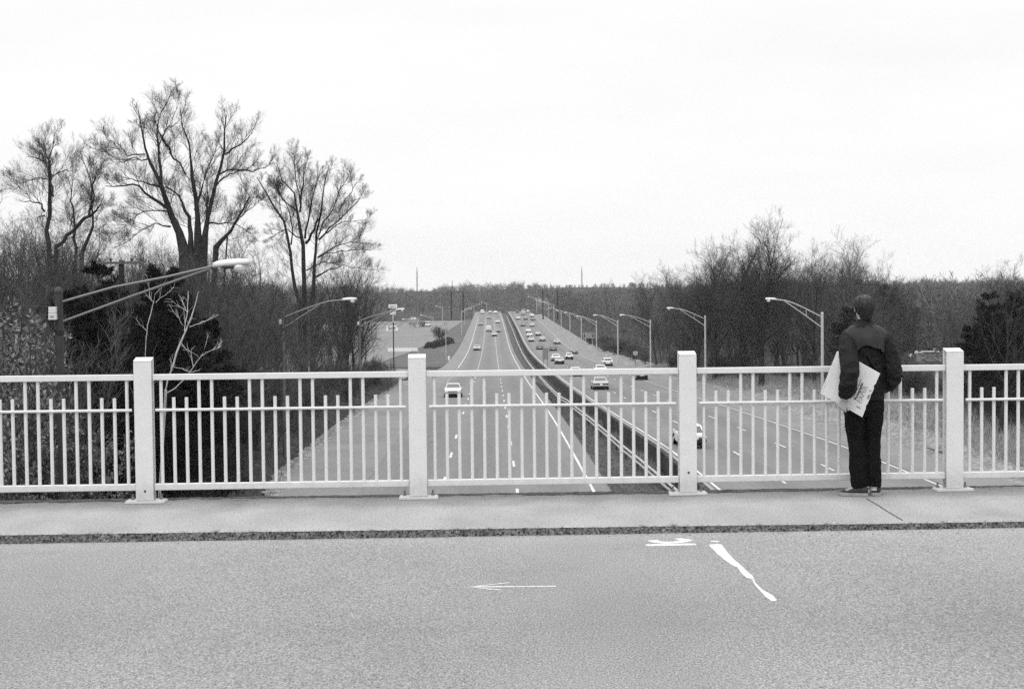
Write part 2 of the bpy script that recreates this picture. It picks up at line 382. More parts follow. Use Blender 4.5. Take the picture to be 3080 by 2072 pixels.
# grime on the pavement towards the railing, chips of rust on the railing paint
def link_mul(m, build):
    nt = m.node_tree; N = nt.nodes; L = nt.links; b = N['Principled BSDF']; src = b.inputs['Base Color'].links[0].from_socket
    k = build(N, L); mm = N.new('ShaderNodeMath'); mm.operation = 'MULTIPLY'; L.new(src, mm.inputs[0]); L.new(k, mm.inputs[1]); L.new(mm.outputs[0], b.inputs['Base Color'])
def noise(N, L, sc_, det=4, co='Position'):
    g_ = N.new('ShaderNodeNewGeometry'); n = N.new('ShaderNodeTexNoise'); n.inputs['Scale'].default_value = sc_; n.inputs['Detail'].default_value = det; L.new(g_.outputs['Position'], n.inputs['Vector']); return n.outputs['Fac']
def rng_map(N, L, s_, a, b_, c, d):
    m = N.new('ShaderNodeMapRange'); L.new(s_, m.inputs['Value'])
    for nm, v_ in (('From Min', a), ('From Max', b_), ('To Min', c), ('To Max', d)): m.inputs[nm].default_value = v_
    return m.outputs['Result']
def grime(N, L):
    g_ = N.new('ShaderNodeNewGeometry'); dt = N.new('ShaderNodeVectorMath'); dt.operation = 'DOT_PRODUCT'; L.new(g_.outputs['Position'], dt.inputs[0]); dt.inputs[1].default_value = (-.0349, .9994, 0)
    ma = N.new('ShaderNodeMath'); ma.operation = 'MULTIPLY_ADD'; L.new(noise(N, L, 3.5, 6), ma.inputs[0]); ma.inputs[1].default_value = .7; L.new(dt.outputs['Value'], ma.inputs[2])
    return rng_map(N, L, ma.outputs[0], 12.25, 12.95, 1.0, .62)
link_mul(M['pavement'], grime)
link_mul(M['pavement'], lambda N, L: rng_map(N, L, noise(N, L, 30, 3), .31, .38, .58, 1.0))
link_mul(M['rail'], lambda N, L: rng_map(N, L, noise(N, L, 34, 3), .225, .26, .18, 1.0))
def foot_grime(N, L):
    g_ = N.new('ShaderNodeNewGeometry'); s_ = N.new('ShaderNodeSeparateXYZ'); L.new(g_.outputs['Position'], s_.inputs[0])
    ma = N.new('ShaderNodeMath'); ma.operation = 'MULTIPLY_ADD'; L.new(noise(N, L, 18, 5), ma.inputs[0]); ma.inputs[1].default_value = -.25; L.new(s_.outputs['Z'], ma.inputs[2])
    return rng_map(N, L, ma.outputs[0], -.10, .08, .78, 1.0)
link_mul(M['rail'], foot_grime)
# dark scuffs and small oil drips on the bridge asphalt
link_mul(M['asphalt'], lambda N, L: rng_map(N, L, noise(N, L, 3.2, 7), .30, .42, .93, 1.0))
link_mul(M['asphalt'], lambda N, L: rng_map(N, L, noise(N, L, 58, 2), .60, .70, 1.0, 1.45))
link_mul(M['asphalt'], lambda N, L: rng_map(N, L, noise(N, L, 64, 2), .28, .38, .68, 1.0))
link_mul(M['paint'], lambda N, L: rng_map(N, L, noise(N, L, 62, 5), .38, .47, .42, 1.0))
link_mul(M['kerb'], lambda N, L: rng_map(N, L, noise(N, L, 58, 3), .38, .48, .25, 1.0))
link_mul(M['worn'], lambda N, L: rng_map(N, L, noise(N, L, 70, 4), .36, .46, .5, 1.0))
link_mul(M['chalk'], lambda N, L: rng_map(N, L, noise(N, L, 60, 4), .30, .44, .66, 1.0))
link_mul(M['asphalt'], lambda N, L: rng_map(N, L, noise(N, L, 14, 2), .22, .28, .62, 1.0))
# pavement slab with a chipped kerb edge
def back_y(x): return F0.y+(x-F0.x)*math.tan(FA)+0.23
rg = random.Random(3); xs = np.concatenate([np.arange(-60, -8, .5), np.arange(-8, 8, .035), np.arange(8, 60.1, .5)])
mb = MB(); vs = []; fs = []
for i, x in enumerate(xs):
    yk = kerb_y(x); w = .006*math.sin(x*1.7)+rg.uniform(-.006, .008)+(.022 if math.sin(i*.37)*math.sin(i*1.31) > .8 else 0) if abs(x) < 8 else 0
    vs += [(x, back_y(x)+(rg.uniform(-.012, .012) if abs(x) < 8 else 0), 0), (x, yk+.035, 0), (x, yk+.010+w, -.012)]
n = len(xs)
fs = [(3*i, 3*i+1, 3*i+4, 3*i+3) for i in range(n-1)]+[(3*i+1, 3*i+2, 3*i+5, 3*i+4) for i in range(n-1)]
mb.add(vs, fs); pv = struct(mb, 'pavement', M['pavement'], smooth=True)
mb = MB(); vs = []
rg = random.Random(3)
for i, x in enumerate(xs):
    yk = kerb_y(x); w = .006*math.sin(x*1.7)+rg.uniform(-.006, .008)+(.022 if math.sin(i*.37)*math.sin(i*1.31) > .8 else 0) if abs(x) < 8 else 0
    rg.uniform(-1, 1)
    vs += [(x, yk+.010+w, -.012), (x, yk+rg.uniform(-.004, .004), road_z(x)-.03)]
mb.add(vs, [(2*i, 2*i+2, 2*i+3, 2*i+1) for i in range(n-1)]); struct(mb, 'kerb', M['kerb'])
# ragged strip of grit along the back edge of the pavement
mb = MB(); vs = []; rg = random.Random(8); xg = np.arange(-9, 12, .03); ph = 0
for x in xg:
    ph = ph*.8+rg.uniform(-.012, .012)
    y1 = back_y(x)-.015; y0 = y1-.10-ph*2.2-.03*math.sin(x*.9)
    vs += [(x, y0, .003), (x, y1, .004+.006*rg.random())]
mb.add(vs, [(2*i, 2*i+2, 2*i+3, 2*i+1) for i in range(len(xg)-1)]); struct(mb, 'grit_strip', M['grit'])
# gravelly crumbs
rg = random.Random(11); mb = MB()
for i in range(420):
    x = rg.uniform(-4.8, 5.2)
    if rg.random() < .72: y = back_y(x)-rg.uniform(.03, .24); z = .004
    else: y = kerb_y(x)-abs(rg.gauss(0, .10))-.01; z = road_z(x)+.002
    s = rg.uniform(.003, .010)
    pts = [Vector((rg.uniform(-1, 1), rg.uniform(-1, 1), 0)).normalized()*s for _ in range(5)]
    pts.sort(key=lambda p: math.atan2(p.y, p.x))
    mb.hexa([p+Vector((x, y, z)) for p in pts], [p*.5+Vector((x, y, z+s*.8)) for p in pts])
tag(mb.build('loose_grit', M['pavement']), 'loose grit and crumbs scattered along the kerb and railing foot', 'grit', kind='stuff')
# pavement joint
def on_z(px, py, z):
    d = ray(px, py); t = (z-CAMZ)/d.z; return Vector((d.x*t, d.y*t, z))
def on_road(px, py, dz=.0015):
    z = -0.065
    for _ in range(4): p = on_z(px, py, z); z = road_z(p.x)+dz
    return p
mb = MB()
jp = [on_z(a, c, .004) for a, c in ((2606, 1498), (2640, 1518), (2668, 1536), (2690, 1549), (2716, 1564))]
for a, c in zip(jp, jp[1:]):
    w = Vector((.005, 0, 0)); mb.add([a-w, a+w, c+w, c-w], [(0, 1, 2, 3)])
struct(mb, 'pavement_joint', M['grit'])
# bridge deck below
mb = MB()
p = [(-60, -7.2), (60, -7.2), (60, back_y(60)), (-60, back_y(-60))]
mb.hexa([Vector((a, c-.004, -.26)) for a, c in p], [Vector((a, c-.004, -1.1)) for a, c in p])
mb.add([(x, back_y(x)-.002, z) for x in (-60, 60) for z in (0.0, -.27)], [(0, 1, 3, 2)])
for k in range(7): mb.box((0, -5+2.7*k, -1.6), (120, .4, 1.0))
struct(mb, 'bridge_deck', M['gutter'])
mb = MB(); mb.box((8.2, 2.6, -5.6), (.9, 17, 7.0)); mb.box((-16, 2.6, -5.6), (1, 19, 8)); mb.box((28, 2.6, -5.6), (1, 19, 8))
struct(mb, 'bridge_pier', M['gutter'])

# painted marks on the bridge road (traced from the photo, on the road plane)
def paint(name, polys, m, dz=.0015):
    mb = MB()
    for q in polys: mb.add([on_road(a, c, dz) for a, c in q], [tuple(range(len(q)))])
    return struct(mb, name, m)
def Z(pts, ox, oy, s): return [(ox+a/s, oy+c/s) for a, c in pts]
ar = [Z([(190, 418), (280, 412), (722, 409), (722, 414), (300, 419)], 1300, 1550, 1.9425),
      Z([(215, 415), (380, 396), (448, 389), (450, 393), (370, 401), (280, 412)], 1300, 1550, 1.9425),
      Z([(230, 419), (330, 425), (405, 431), (403, 435), (320, 430)], 1300, 1550, 1.9425)]
paint('painted_arrow', ar, M['chalk'])
zz = lambda p: Z(p, 1900, 1600, 4.662)
marks = [zz([(188, 180), (200, 168), (480, 160), (760, 156), (895, 158), (908, 180), (700, 184), (480, 190), (230, 193)]),
         zz([(218, 120), (260, 110), (370, 107), (378, 117), (420, 128), (500, 132), (560, 131), (590, 128), (600, 154), (480, 158), (380, 153), (290, 143)]),
         zz([(590, 128), (650, 122), (675, 115), (640, 104), (602, 96), (610, 88), (670, 82), (780, 93), (850, 105), (855, 114), (800, 132), (700, 147), (600, 154)]),
         zz([(1092, 127), (1140, 118), (1200, 119), (1245, 134), (1190, 138), (1120, 134)])]
sl = [(1070, 176), (1130, 168), (1200, 164), (1258, 166), (1275, 190), (1312, 240), (1360, 300), (1395, 335), (1440, 385), (1490, 425), (1518, 445)]
sr = [(1070, 176), (1090, 192), (1130, 232), (1165, 262), (1200, 305), (1245, 335), (1290, 380), (1340, 412), (1380, 440), (1440, 478), (1490, 496)]
for i in range(len(sl)-1): marks.append(zz([sl[i], sl[i+1], sr[i+1], sr[i]]))
s2l = [(1530, 470), (1575, 500), (1610, 535), (1650, 575), (1698, 610), (1700, 640)]; s2r = [(1490, 500), (1510, 535), (1545, 580), (1580, 612), (1620, 640), (1665, 650)]
for i in range(len(s2l)-1): marks.append(zz([s2l[i], s2l[i+1], s2r[i+1], s2r[i]]))
s3l = [(1722, 690), (1760, 730), (1800, 775), (1850, 810), (1920, 850), (1985, 890), (2035, 945)]; s3r = [(1705, 700), (1745, 760), (1790, 810), (1840, 862), (1890, 912), (1960, 962), (2025, 962)]
for i in range(len(s3l)-1): marks.append(zz([s3l[i], s3l[i+1], s3r[i+1], s3r[i]]))
paint('painted_characters', marks, M['paint'])
worn = [zz([(1518, 447), (1560, 485), (1580, 505), (1530, 540), (1505, 520), (1486, 497)]), zz([(1698, 612), (1725, 660), (1735, 705), (1708, 702), (1680, 660), (1630, 640)]), zz([(1722, 690), (1745, 715), (1725, 735), (1704, 702)])]
paint('worn_paint', worn, M['worn'], .0010)
# scuffs of old paint
paint('paint_scuffs', [Z([(1520, 632), (1560, 626), (1600, 630), (1560, 638)], 0, 1450, 2.521), Z([(1700, 680), (1760, 674), (1795, 682), (1740, 688)], 0, 1450, 2.521),
      Z([(1545, 1172), (1575, 1166), (1610, 1172), (1580, 1178)], 0, 1450, 2.521)], M['gutter'], .0012)

# railing ------------------------------------------------------------
rl = empty('bridge_railing', F0, FA, 'off white painted steel railing of posts and pencil bars along the bridge pavement', 'railing')
rr = random.Random(2)
def post_mesh():
    mb = MB(); w, d, h = .154, .106, 1.235; t = .014
    z0 = .024
    mb.box((0, -d/2+t/2, (z0+h)/2), (w, t, h-z0))                      # front flange
    zb = h+.026
    mb.box((0, d/2-t/2, (z0+zb)/2), (w, t, zb-z0))                    # back flange
    mb.box((0, 0, (z0+h)/2), (.016, d-2*t, h-z0))                      # web
    q0 = [(-w/2, -d/2-.002, h+.001), (w/2, -d/2-.002, h+.001), (w/2, d/2+.002, zb+.002), (-w/2, d/2+.002, zb+.002)]
    mb.hexa([Vector(a) for a in q0], [Vector(a)+Vector((0, 0, .009)) for a in q0])
    return mb
pmesh = None
for i in range(-2, 4):
    x = i*SP
    p = post_mesh().build('post', M['rail'], rl, bevel=.004)
    p.location = (x, 0, 0)
    mb = MB(); pts = []
    for k in range(44):
        a = 2*math.pi*k/44; ca, sa = math.cos(a), math.sin(a)
        s = max(abs(ca)/.172, abs(sa)/.085); r_ = 1/s
        j = 1+rr.uniform(-.05, .03)
        pts.append(Vector((ca*r_*j, sa*r_*j, 0)))
    mb.hexa([q+Vector((0, 0, .003)) for q in pts], [q*.97+Vector((0, 0, .022)) for q in pts])
    bp = mb.build('base_plate', M['rail'], p)
    for sx_ in (-1, 1):
        for sy_ in (.045,):
            b_ = MB(); c0 = Vector((sx_*.125, sy_, .018)); b_.tube([c0, c0+Vector((0, 0, .022))], .017, 6); b_.tube([c0+Vector((0, 0, .02)), c0+Vector((0, 0, .05))], .009, 8)
            b_.build('bolt', M['bolt'], p)
# rust spots on two posts
for i, (dx, dz) in ((0-1, (.004, .105)), (1, (.002, .2))):
    mb = MB(); rr2 = random.Random(i)
    pts = [Vector((dx+math.cos(a)*.012*rr2.uniform(.6, 1.3), -.0545, dz+math.sin(a)*.012*rr2.uniform(.6, 1.3))) for a in np.linspace(0, 5.7, 9)]
    mb.hexa(pts, [q+Vector((0, .004, 0)) for q in pts])
    o = mb.build('rust_spot', M['rust'], rl); o.location = (i*SP, 0, 0)
TOPZ, MIDZ, BOTZ = 1.098, .812, .137
for i in range(-2, 3):
    x0 = i*SP+.079; x1 = (i+1)*SP-.079; xc = (x0+x1)/2
    MB().box((xc, -.005, TOPZ), (x1-x0, .052, .052)).build('top_rail', M['rail'], rl, bevel=.005)
    MB().box((xc, -.005, BOTZ), (x1-x0, .056, .056)).build('bottom_rail', M['rail'], rl, bevel=.005)
    f = i*SP+.1475; l = (i+1)*SP-.1475
    MB().tube([(f-.045, -.026, MIDZ), (l+.045, -.026, MIDZ)], .0125, 10).build('middle_rail', M['rail'], rl, smooth=False, bevel=0)
    for k in range(20):
        x = f+(l-f)*k/19; tall = k % 4 in (0, 3)
        top = TOPZ-.0265 if tall else .918+rr.uniform(-.002, .002)
        mb = MB(); mb.tube([(x, 0, BOTZ+.0285), (x+rr.uniform(-.0012, .0012), 0, top)], .0150, 12)
        o = mb.build('baluster', M['rail'], rl, smooth=True); o.data.polygons[-1].use_smooth = False; o.data.polygons[-2].use_smooth = False
# old wooden stakes beyond the pavement edge
for px, w, top in ((56, .045, 1386), (346, .05, 1384)):
    p = at(px, top, 13.6)
    mb = MB(); mb.box((p.x, 13.6, (p.z-3.5)/2-.2), (w*1.4, .05, p.z+3.1))
    tag(mb.build('wooden_stake', M['oldwood']), 'thin weathered wooden stake standing behind the railing, '+('near the leafy shrub' if px < 100 else 'close beside the leftmost railing post'), 'stake')
# ------------------------------------------------------------------ street lamps
def head_mesh(dirx, L=.86, w=.34, h=.215):
    """cobra head: a flat housing that widens to a domed nose"""
    rings = []
    for t, ww, zt, zb in ((0, .10, .05, -.03), (.12, .16, .075, -.035), (.4, .30, .09, -.04), (.7, .34, .085, -.045), (.93, .30, .07, -.04), (1, .2, .045, -.02)):
        ww *= w/.34; r = []
        for k in range(12):
            a = 2*math.pi*k/12; c, s_ = math.cos(a), math.sin(a)
            r.append((dirx*t*L, c*ww/2, (zt if s_ > 0 else -zb)*s_*h/.15))
        rings.append(r)
    return MB().loft(rings)
def make_lamp(base, h, dirx, reach, rise, gap, pr, armr, mats, label, group, conv=.85, flat=.0, box=True, strut=False, headL=.86, capz=.0):
    mp, ma, mh = mats
    root = empty('street_lamp', base, 0, label, 'street lamp', group)
    MB().tube([(0, 0, -1.0), (0, 0, h)], [pr*1.2, pr], 14).build('pole', mp, root, smooth=True)
    MB().tube([(0, 0, h-.005), (0, 0, h+.04), (0, 0, h+.10), (0, 0, h+.14)], [pr*1.12, pr*1.12, pr*.8, .02], 14).build('cap', mp, root)
    z1 = h-.22-capz; z0 = z1-gap; d = dirx
    a = MB()
    xe = reach; ze = z1+rise
    up = [(d*pr*.6, 0, z1), (d*xe*.35, 0, z1+rise*(.35+.06)), (d*xe*.7, 0, z1+rise*(.7+.10*(flat > 0))), (d*xe, 0, ze)]
    if flat: up = [(d*pr*.6, 0, z1), (d*xe*.4, 0, z1+rise*.52), (d*xe*.62, 0, z1+rise*.78), (d*xe*.8, 0, z1+rise*.94), (d*xe, 0, ze)]
    a.tube(up, armr, 10)
    xc = xe*conv; zc = np.interp(xc, [abs(p[0]) for p in up], [p[2] for p in up])-armr*1.2
    a.tube([(d*pr*.6, 0, z0), (d*xc*.5, 0, z0+(zc-z0)*.5), (d*xc, 0, zc)], armr*.95, 10)
    arm = a.build('arm', ma, root, smooth=True)
    if strut:
        xs_ = xe*.35; zt = float(np.interp(xs_, [abs(p[0]) for p in up], [p[2] for p in up])); zb = z0+(zc-z0)*xs_/xc
        MB().tube([(d*xs_, 0, zt), (d*xs_, 0, zb)], armr*.6, 6).build('strut', ma, arm)
    hd = head_mesh(d, headL).build('lamp_head', mh, root, smooth=True, bevel=0)
    tilt = math.atan2(rise, reach)*(.35 if not flat else .15)
    hd.location = (d*(xe-.03), 0, ze); hd.rotation_euler = (0, -d*tilt, 0)
    bowl = MB(); rg_ = []
    for z, r in ((-.03, .16), (-.08, .16), (-.135, .145), (-.18, .11), (-.21, .03)):
        rg_.append([(d*headL*.70+math.cos(t)*r, math.sin(t)*r, z) for t in np.linspace(0, 2*math.pi, 13)[:-1]])
    bowl.loft(rg_); bowl.build('lens', M['lens'], hd, smooth=True)
    rf = MB(); rf.loft([[(d*headL*.5+math.cos(t)*r*1.5, math.sin(t)*r, z) for t in np.linspace(0, 2*math.pi, 13)[:-1]] for z, r in ((-.03, .17), (-.095, .12))]); rf.build('reflector', M['headdk'], hd, smooth=True)
    if box:
        jb = MB(); jb.box((-d*(pr+.01)+.0, -pr-.05, h-.40), (.17, .12, .145)); jb.box((-d*(pr+.01), -pr-.053, h-.552), (.175, .126, .147))
        j = jb.build('junction_box', M['boxw'], root, bevel=.008)
        st = MB(); 
        for q in range(5): st.box((-d*(pr+.01)-.045+q*.021, -pr-.117, h-.555), (.013, .003, .05))
        st.build('stencil_mark', M['signgrey'], j)
        MB().tube([(-d*(pr+.02), -pr-.02, h-.62), (-d*(pr+.03), -pr-.03, h-.8), (-d*.02, -pr*.9, h-.92)], .018, 6).build('cable', M['black'], root)
        MB().tube([(0, 0, h-.97), (0, 0, h-.88)], pr*1.22, 14).build('collar', M['black'], root)
    return root
dkm = (M['pole_dk'], M['arm'], M['head']); ltm = (M['galv'], M['galv'], M['head'])
def gp(px, Y, py=900):
    p = at(px, py, Y); return Vector((p.x, Y, ground_z(p.x, Y)))
GL = 'street lamps along the left edge of the highway'; GRT = 'street lamps along the right edge of the highway'
ordn = ['nearest', 'second', 'third', 'fourth', 'fifth', 'sixth', 'seventh', 'eighth', 'ninth', 'tenth', 'eleventh', 'twelfth']
# nearest left: dark pole right behind the railing
b0 = at(176, 862, 33); zb = ground_z(b0.x, 33)
make_lamp((b0.x, 33, zb), b0.z-zb-.14, 1, 3.62, .80, .46, .090, .031, dkm, 'big dark street lamp with a twin bar arm, nearest the bridge on the left', GL, conv=.97, headL=.86)
b0 = at(850, 938, 83); zb = ground_z(b0.x, 83)
make_lamp((b0.x, 83, zb), b0.z-zb-.1, 1, 3.5, .98, .62, .10, .045, (M['pole_gr'], M['arm'], M['head']), 'dark street lamp at the road edge, second from the bridge on the left', GL, conv=.62, flat=1)
b0 = at(1081.5, 957, 133); zb = ground_z(b0.x, 133)
make_lamp((b0.x, 133, zb), b0.z-zb, 1, 3.4, .95, .5, .09, .05, (M['pole_gr'], M['arm'], M['head']), 'third dark lamp on the left, its pole rising before the end of the wood', GL, conv=.9)
far_left = [(1183, 206, 972, 1, 2.5, .75, 'dk'), (1256.5, 334, 966, -1, 2.9, .65, 'lt'), (1340.5, 312, 985, 1, 1.2, .1, 'post'), (1302.8, 444, 953, -1, 3.2, .7, 'lt'),
            (1388, 474, 935, 1, 2.6, .9, 'lt'), (1331, 560, 923, -1, 2.0, .4, 'lt'), (1397, 585, 928, 1, 2.8, .9, 'lt'), (1426, 690, 918, 1, 2.2, .6, 'lt'), (1463, 735, 911, -1, 2.0, .4, 'lt')]
for i, (px, Y, ty, d, re_, ri, kind) in enumerate(far_left):
    if kind == 'post': continue
    t = at(px, ty, Y); zb = ground_z(t.x, Y)
    make_lamp((t.x, Y, zb), max(t.z-zb, 5.5), d, re_, ri, .55, .085, .05, dkm if kind == 'dk' else ltm, ('wooden' if 0 else 'distant ')+('dark' if kind == 'dk' else 'pale')+' street lamp, '+ordn[i+3 if i < 2 else i+2]+' from the bridge on the left', GL, box=False)
# right row: pale galvanised, arms over the road
rts = [(2473, 107, 944, 2.95+.5, 1.33, 1), (2121, 160, 953, 3.5, 1.2, 1), (1956, 213, 964, 3.8, 1.05, 0), (1858, 267, 965, 3.8, 1.3, 0), (1793.7, 322, 966, 3.7, 1.3, 0), (1748.3, 380, 952, 3.7, 1.3, 0),
       (1714, 452, 944, 3.6, 1.3, 0), (1688, 520, 935, 3.6, 1.3, 0), (1666, 575, 918, 3.9, 1.6, 0), (1649, 640, 912, 3.6, 1.3, 0), (1635, 700, 908, 3.6, 1.3, 0), (1614, 752, 897, 4.0, 1.0, 0)]
for i, (px, Y, ty, re_, ri, st) in enumerate(rts):
    t = at(px, ty, Y); zb = ground_z(t.x, Y)
    make_lamp((t.x, Y, zb), max(t.z-zb, 6.4), -1, re_, ri, .78, .10 if i < 3 else .12, .04 if i < 3 else .06, ltm, 'pale steel street lamp with a raised arm, '+ordn[i]+' from the bridge on the right', GRT, conv=.82, flat=1, box=False, strut=bool(st))
# small dark pole with a banded top on the left lawn
t = at(1340.5, 972, 312); zb = ground_z(t.x, 312)
r_ = empty('signal_post', (t.x, 312, zb), 0, 'pale post with a small ring head standing on the lawn by the left roadway', 'post')
MB().tube([(0, 0, -.5), (0, 0, t.z-zb-.4)], .08, 8).build('pole', M['galv'], r_)
mbq = MB(); hz = t.z-zb-.2
mbq.tube([(-.28, 0, hz-.2), (-.28, 0, hz+.2), (0, 0, hz+.33), (.28, 0, hz+.2), (.28, 0, hz-.2), (0, 0, hz-.3), (-.28, 0, hz-.2)], .05, 6); mbq.build('ring_head', M['pole_dk'], r_)
# overhead wire from the near lamp, and utility pole with crossarm
pa = at(150, 922, 33); pb = at(-700, 880, 36)
pm = (pa+pb)/2-Vector((0, 0, .12))
tag(MB().tube([pa, pm, pb], .010, 5).build('overhead_wire', M['pole_dk']), 'thin dark wire running from the big near lamp out past the leafy shrub', 'wire')
def utility(px, Y, topy, arms, label, arm_w=2.4, pr=.14, mt=None):
    t = at(px, topy, Y); zb = ground_z(t.x, Y); h = t.z-zb
    u = empty('utility_pole', (t.x, Y, zb), 0, label, 'utility pole', 'wooden utility poles')
    MB().tube([(0, 0, -.6), (0, 0, h)], [pr*1.3, pr], 10).build('pole', M['wood'], u)
    for k in range(arms):
        z = h-.12-.75*k
        c = MB().box((0, -.14, z), (arm_w, .10, .13)).build('crossarm', mt or M['wood'], u)
        for x in (-.46, -.22, .24, .45):
            MB().tube([(x*arm_w, -.14, z+.06), (x*arm_w, -.14, z+.16), (x*arm_w, -.14, z+.24), (x*arm_w, -.14, z+.28)], [.03, .07, .07, .03], 8).build('insulator', M['tail'], c)
utility(365, 74, 784, 1, 'wooden utility pole with one pale crossarm deep in the left wood', 2.35, mt=M['oldwood'])
utility(1357, 640, 876, 2, 'far dark utility pole on the left, the one nearer the tall mast', 5, .3)
utility(1393, 650, 876, 2, 'far dark utility pole on the left, the one nearer the roadway', 3, .3)
utility(1632.6, 640, 873, 2, 'far dark utility pole on the right, the one nearer the roadway', 4, .28)
utility(1676.6, 620, 873, 3, 'far dark utility pole on the right, the one with three crossarms', 5, .28)
# transmission masts
def mast(px, Y, topy, w, label, arms=1):
    t = at(px, topy, Y); zb = -14.0; h = t.z-zb
    u = empty('transmission_mast', (t.x, Y, zb), 0, label, 'mast', 'lattice masts on the skyline')
    mb = MB(); hb = h*.86
    for sx_ in (-1, 1):
        for sy_ in (-1, 1): mb.tube([(sx_*w*.75, sy_*w*.75, 0), (sx_*w*.32, sy_*w*.32, hb)], .15, 4)
    n = 16
    for k in range(n):
        f0, f1 = k/n, (k+1)/n; w0 = w*(.75-.43*f0); w1 = w*(.75-.43*f1)
        for sy_ in (-1, 1): mb.tube([(-w0, sy_*w0, hb*f0), (w1, sy_*w1, hb*f1)], .06, 4); mb.tube([(w0, sy_*w0, hb*f0), (-w1, sy_*w1, hb*f1)], .06, 4)
    mb.build('lattice', M['mast'], u)
    MB().tube([(0, 0, hb), (0, 0, h)], [.34, .10], 5).build('spire', M['mast'], u)
    if arms:
        for k in range(6):
            z = hb*(1-.07*k); MB().tube([(-w*1.1, 0, z), (w*1.1, 0, z)], .08, 4).build('arm', M['mast'], u)
mast(1254, 1080, 801, .85, 'tall lattice mast rising over the far trees left of the highway')
mast(1749.6, 1080, 801, .85, 'tall lattice mast rising over the far trees right of the highway')
mast(1360, 1150, 842, .5, 'small mast tip showing over the far wood on the left', 0)
mast(1656, 1150, 848, .5, 'small mast tip showing over the far wood on the right', 0)
# ------------------------------------------------------------------ signs
def text_mesh(name, s, size, m, parent, loc, rot=(R(90), 0, 0), outline=0, align='CENTER', ext=.004, bold=0, sx=1.0):
    cu = bpy.data.curves.new(name, 'FONT'); cu.body = s; cu.size = size; cu.align_x = align; cu.align_y = 'CENTER'; cu.offset = bold
    if outline: cu.fill_mode = 'NONE'; cu.bevel_depth = outline; cu.bevel_resolution = 0; cu.resolution_u = 3
    else: cu.extrude = ext; cu.resolution_u = 3
    tmp = bpy.data.objects.new('tmp_text', cu); C.objects.link(tmp)
    me = bpy.data.meshes.new_from_object(tmp.evaluated_get(bpy.context.evaluated_depsgraph_get()))
    C.objects.unlink(tmp); bpy.data.objects.remove(tmp); me.name = name; me.materials.clear()
    o = link(name, me, m, parent); o.location = loc; o.rotation_euler = rot; o.scale = (sx, 1, 1); return o
# guide sign on the right
c = at(1771, 1009, 300); zb = ground_z(c.x, 300)
s = empty('guide_sign', (c.x, 300, zb), 0, 'dark guide sign with white lettering and white border on two posts', 'road sign')
hz = c.z-zb
pn = MB().box((0, 0, hz), (2.28, .05, 1.05)).build('panel', M['signgreen'], s)
bd = MB()
for sx_ in (-1, 1): bd.box((sx_*1.10, -.03, hz), (.05, .012, 1.0))
for sz_ in (-1, 1): bd.box((0, -.03, hz+sz_*.48), (2.15, .012, .05))
bd.build('border', M['white'], pn)
text_mesh('lettering', 'Princeton', .40, M['white'], pn, (0, -.032, hz+.2), bold=.006); text_mesh('lettering', 'Next Exit', .36, M['white'], pn, (0, -.032, hz-.2), bold=.006)
for sx_ in (-.68, .72): MB().box((sx_, .07, (hz+.4)/2-.2), (.10, .08, hz+.8)).build('post', M['galv'], s)
# route shield
c = at(1911, 1063, 256); zb = ground_z(c.x, 256); hz = c.z-zb
s = empty('route_shield', (c.x, 256, zb), 0, 'pale route shield with the numeral 1 on a thin post before the dark wood', 'road sign')
sp_ = [(-.30, .26), (-.20, .33), (-.08, .30), (0, .34), (.08, .30), (.20, .33), (.30, .26), (.33, .05), (.27, -.15), (.14, -.28), (0, -.35), (-.14, -.28), (-.27, -.15), (-.33, .05)]
sp_ = [(x*1.36, z*1.3) for x, z in sp_]
mb = MB(); mb.hexa([(x, -.015, hz+z) for x, z in sp_], [(x, .015, hz+z) for x, z in sp_]); f = mb.build('shield', mat('faded_sign', .42, .5, .25, 4), s)
text_mesh('numeral', '1', .62, M['signgrey'], f, (0, -.018, hz-.02), bold=.012)
MB().tube([(0, .05, -.4), (0, .05, hz+.3)], .035, 8).build('post', M['pole_dk'], s)
# back of a median sign
c = at(1640.5, 1064, 232); zb = ground_z(c.x, 232); hz = c.z-zb
s = empty('median_sign', (c.x, 232, zb), 0, 'grey back of a tall sign on two thin posts at the median wall', 'road sign')
pn = MB().box((0, 0, hz), (.84, .03, 1.75)).build('panel', mat('aluminium_back', .2, .5, .1, 6), s)
bd = MB()
for sx_ in (-1, 1): bd.box((sx_*.43, -.02, hz), (.03, .03, 1.8))
for sz_ in (-1, 1): bd.box((0, -.02, hz+sz_*.88), (.86, .03, .03))
bd.build('rim', M['pole_dk'], pn)
for sx_ in (-.32, .32): MB().box((sx_, .05, hz/2-.6), (.05, .05, hz+1.0)).build('post', M['pole_dk'], s)
# tall roadside sign at the far lot
c = at(1182, 930, 350); zb = ground_z(c.x, 350); s = empty('roadside_sign', (c.x, 350, zb), 0, 'tall pale roadside sign with stacked panels rising beside the far lot', 'sign')
hz = c.z-zb; k = 350/4278
def pz(py): return hz-(py-930)*k
MB().tube([(0, 0, -.5), (0, 0, pz(916))], .16, 8).build('pole', M['galv'], s)
a = MB().box((0, -.2, pz(921)), (25.5*k, .2, 10.5*k)).build('upper_panel', M['white'], s, bevel=.05)
mk = MB()
for x in (-.6, -.3, .0, .3, .6): mk.box((x, -.31, pz(921)+.04*math.cos(x*9)), (.24, .02, .22))
mk.build('lettering', M['signgrey'], a)
MB().box((0, -.2, pz(929.5)), (18*k, .2, 3.2*k)).build('middle_panel', M['gutter'], s)
a = MB().box((-.05, -.2, pz(940)), (17*k, .2, 12*k)).build('changeable_panel', M['white'], s)
mk = MB()
for r_ in range(3):
    for q in range(5): mk.box((-.5+q*.24, -.31, pz(936.5+r_*3.4)), (.15, .02, .14))
mk.build('lettering', M['signgrey'], a)
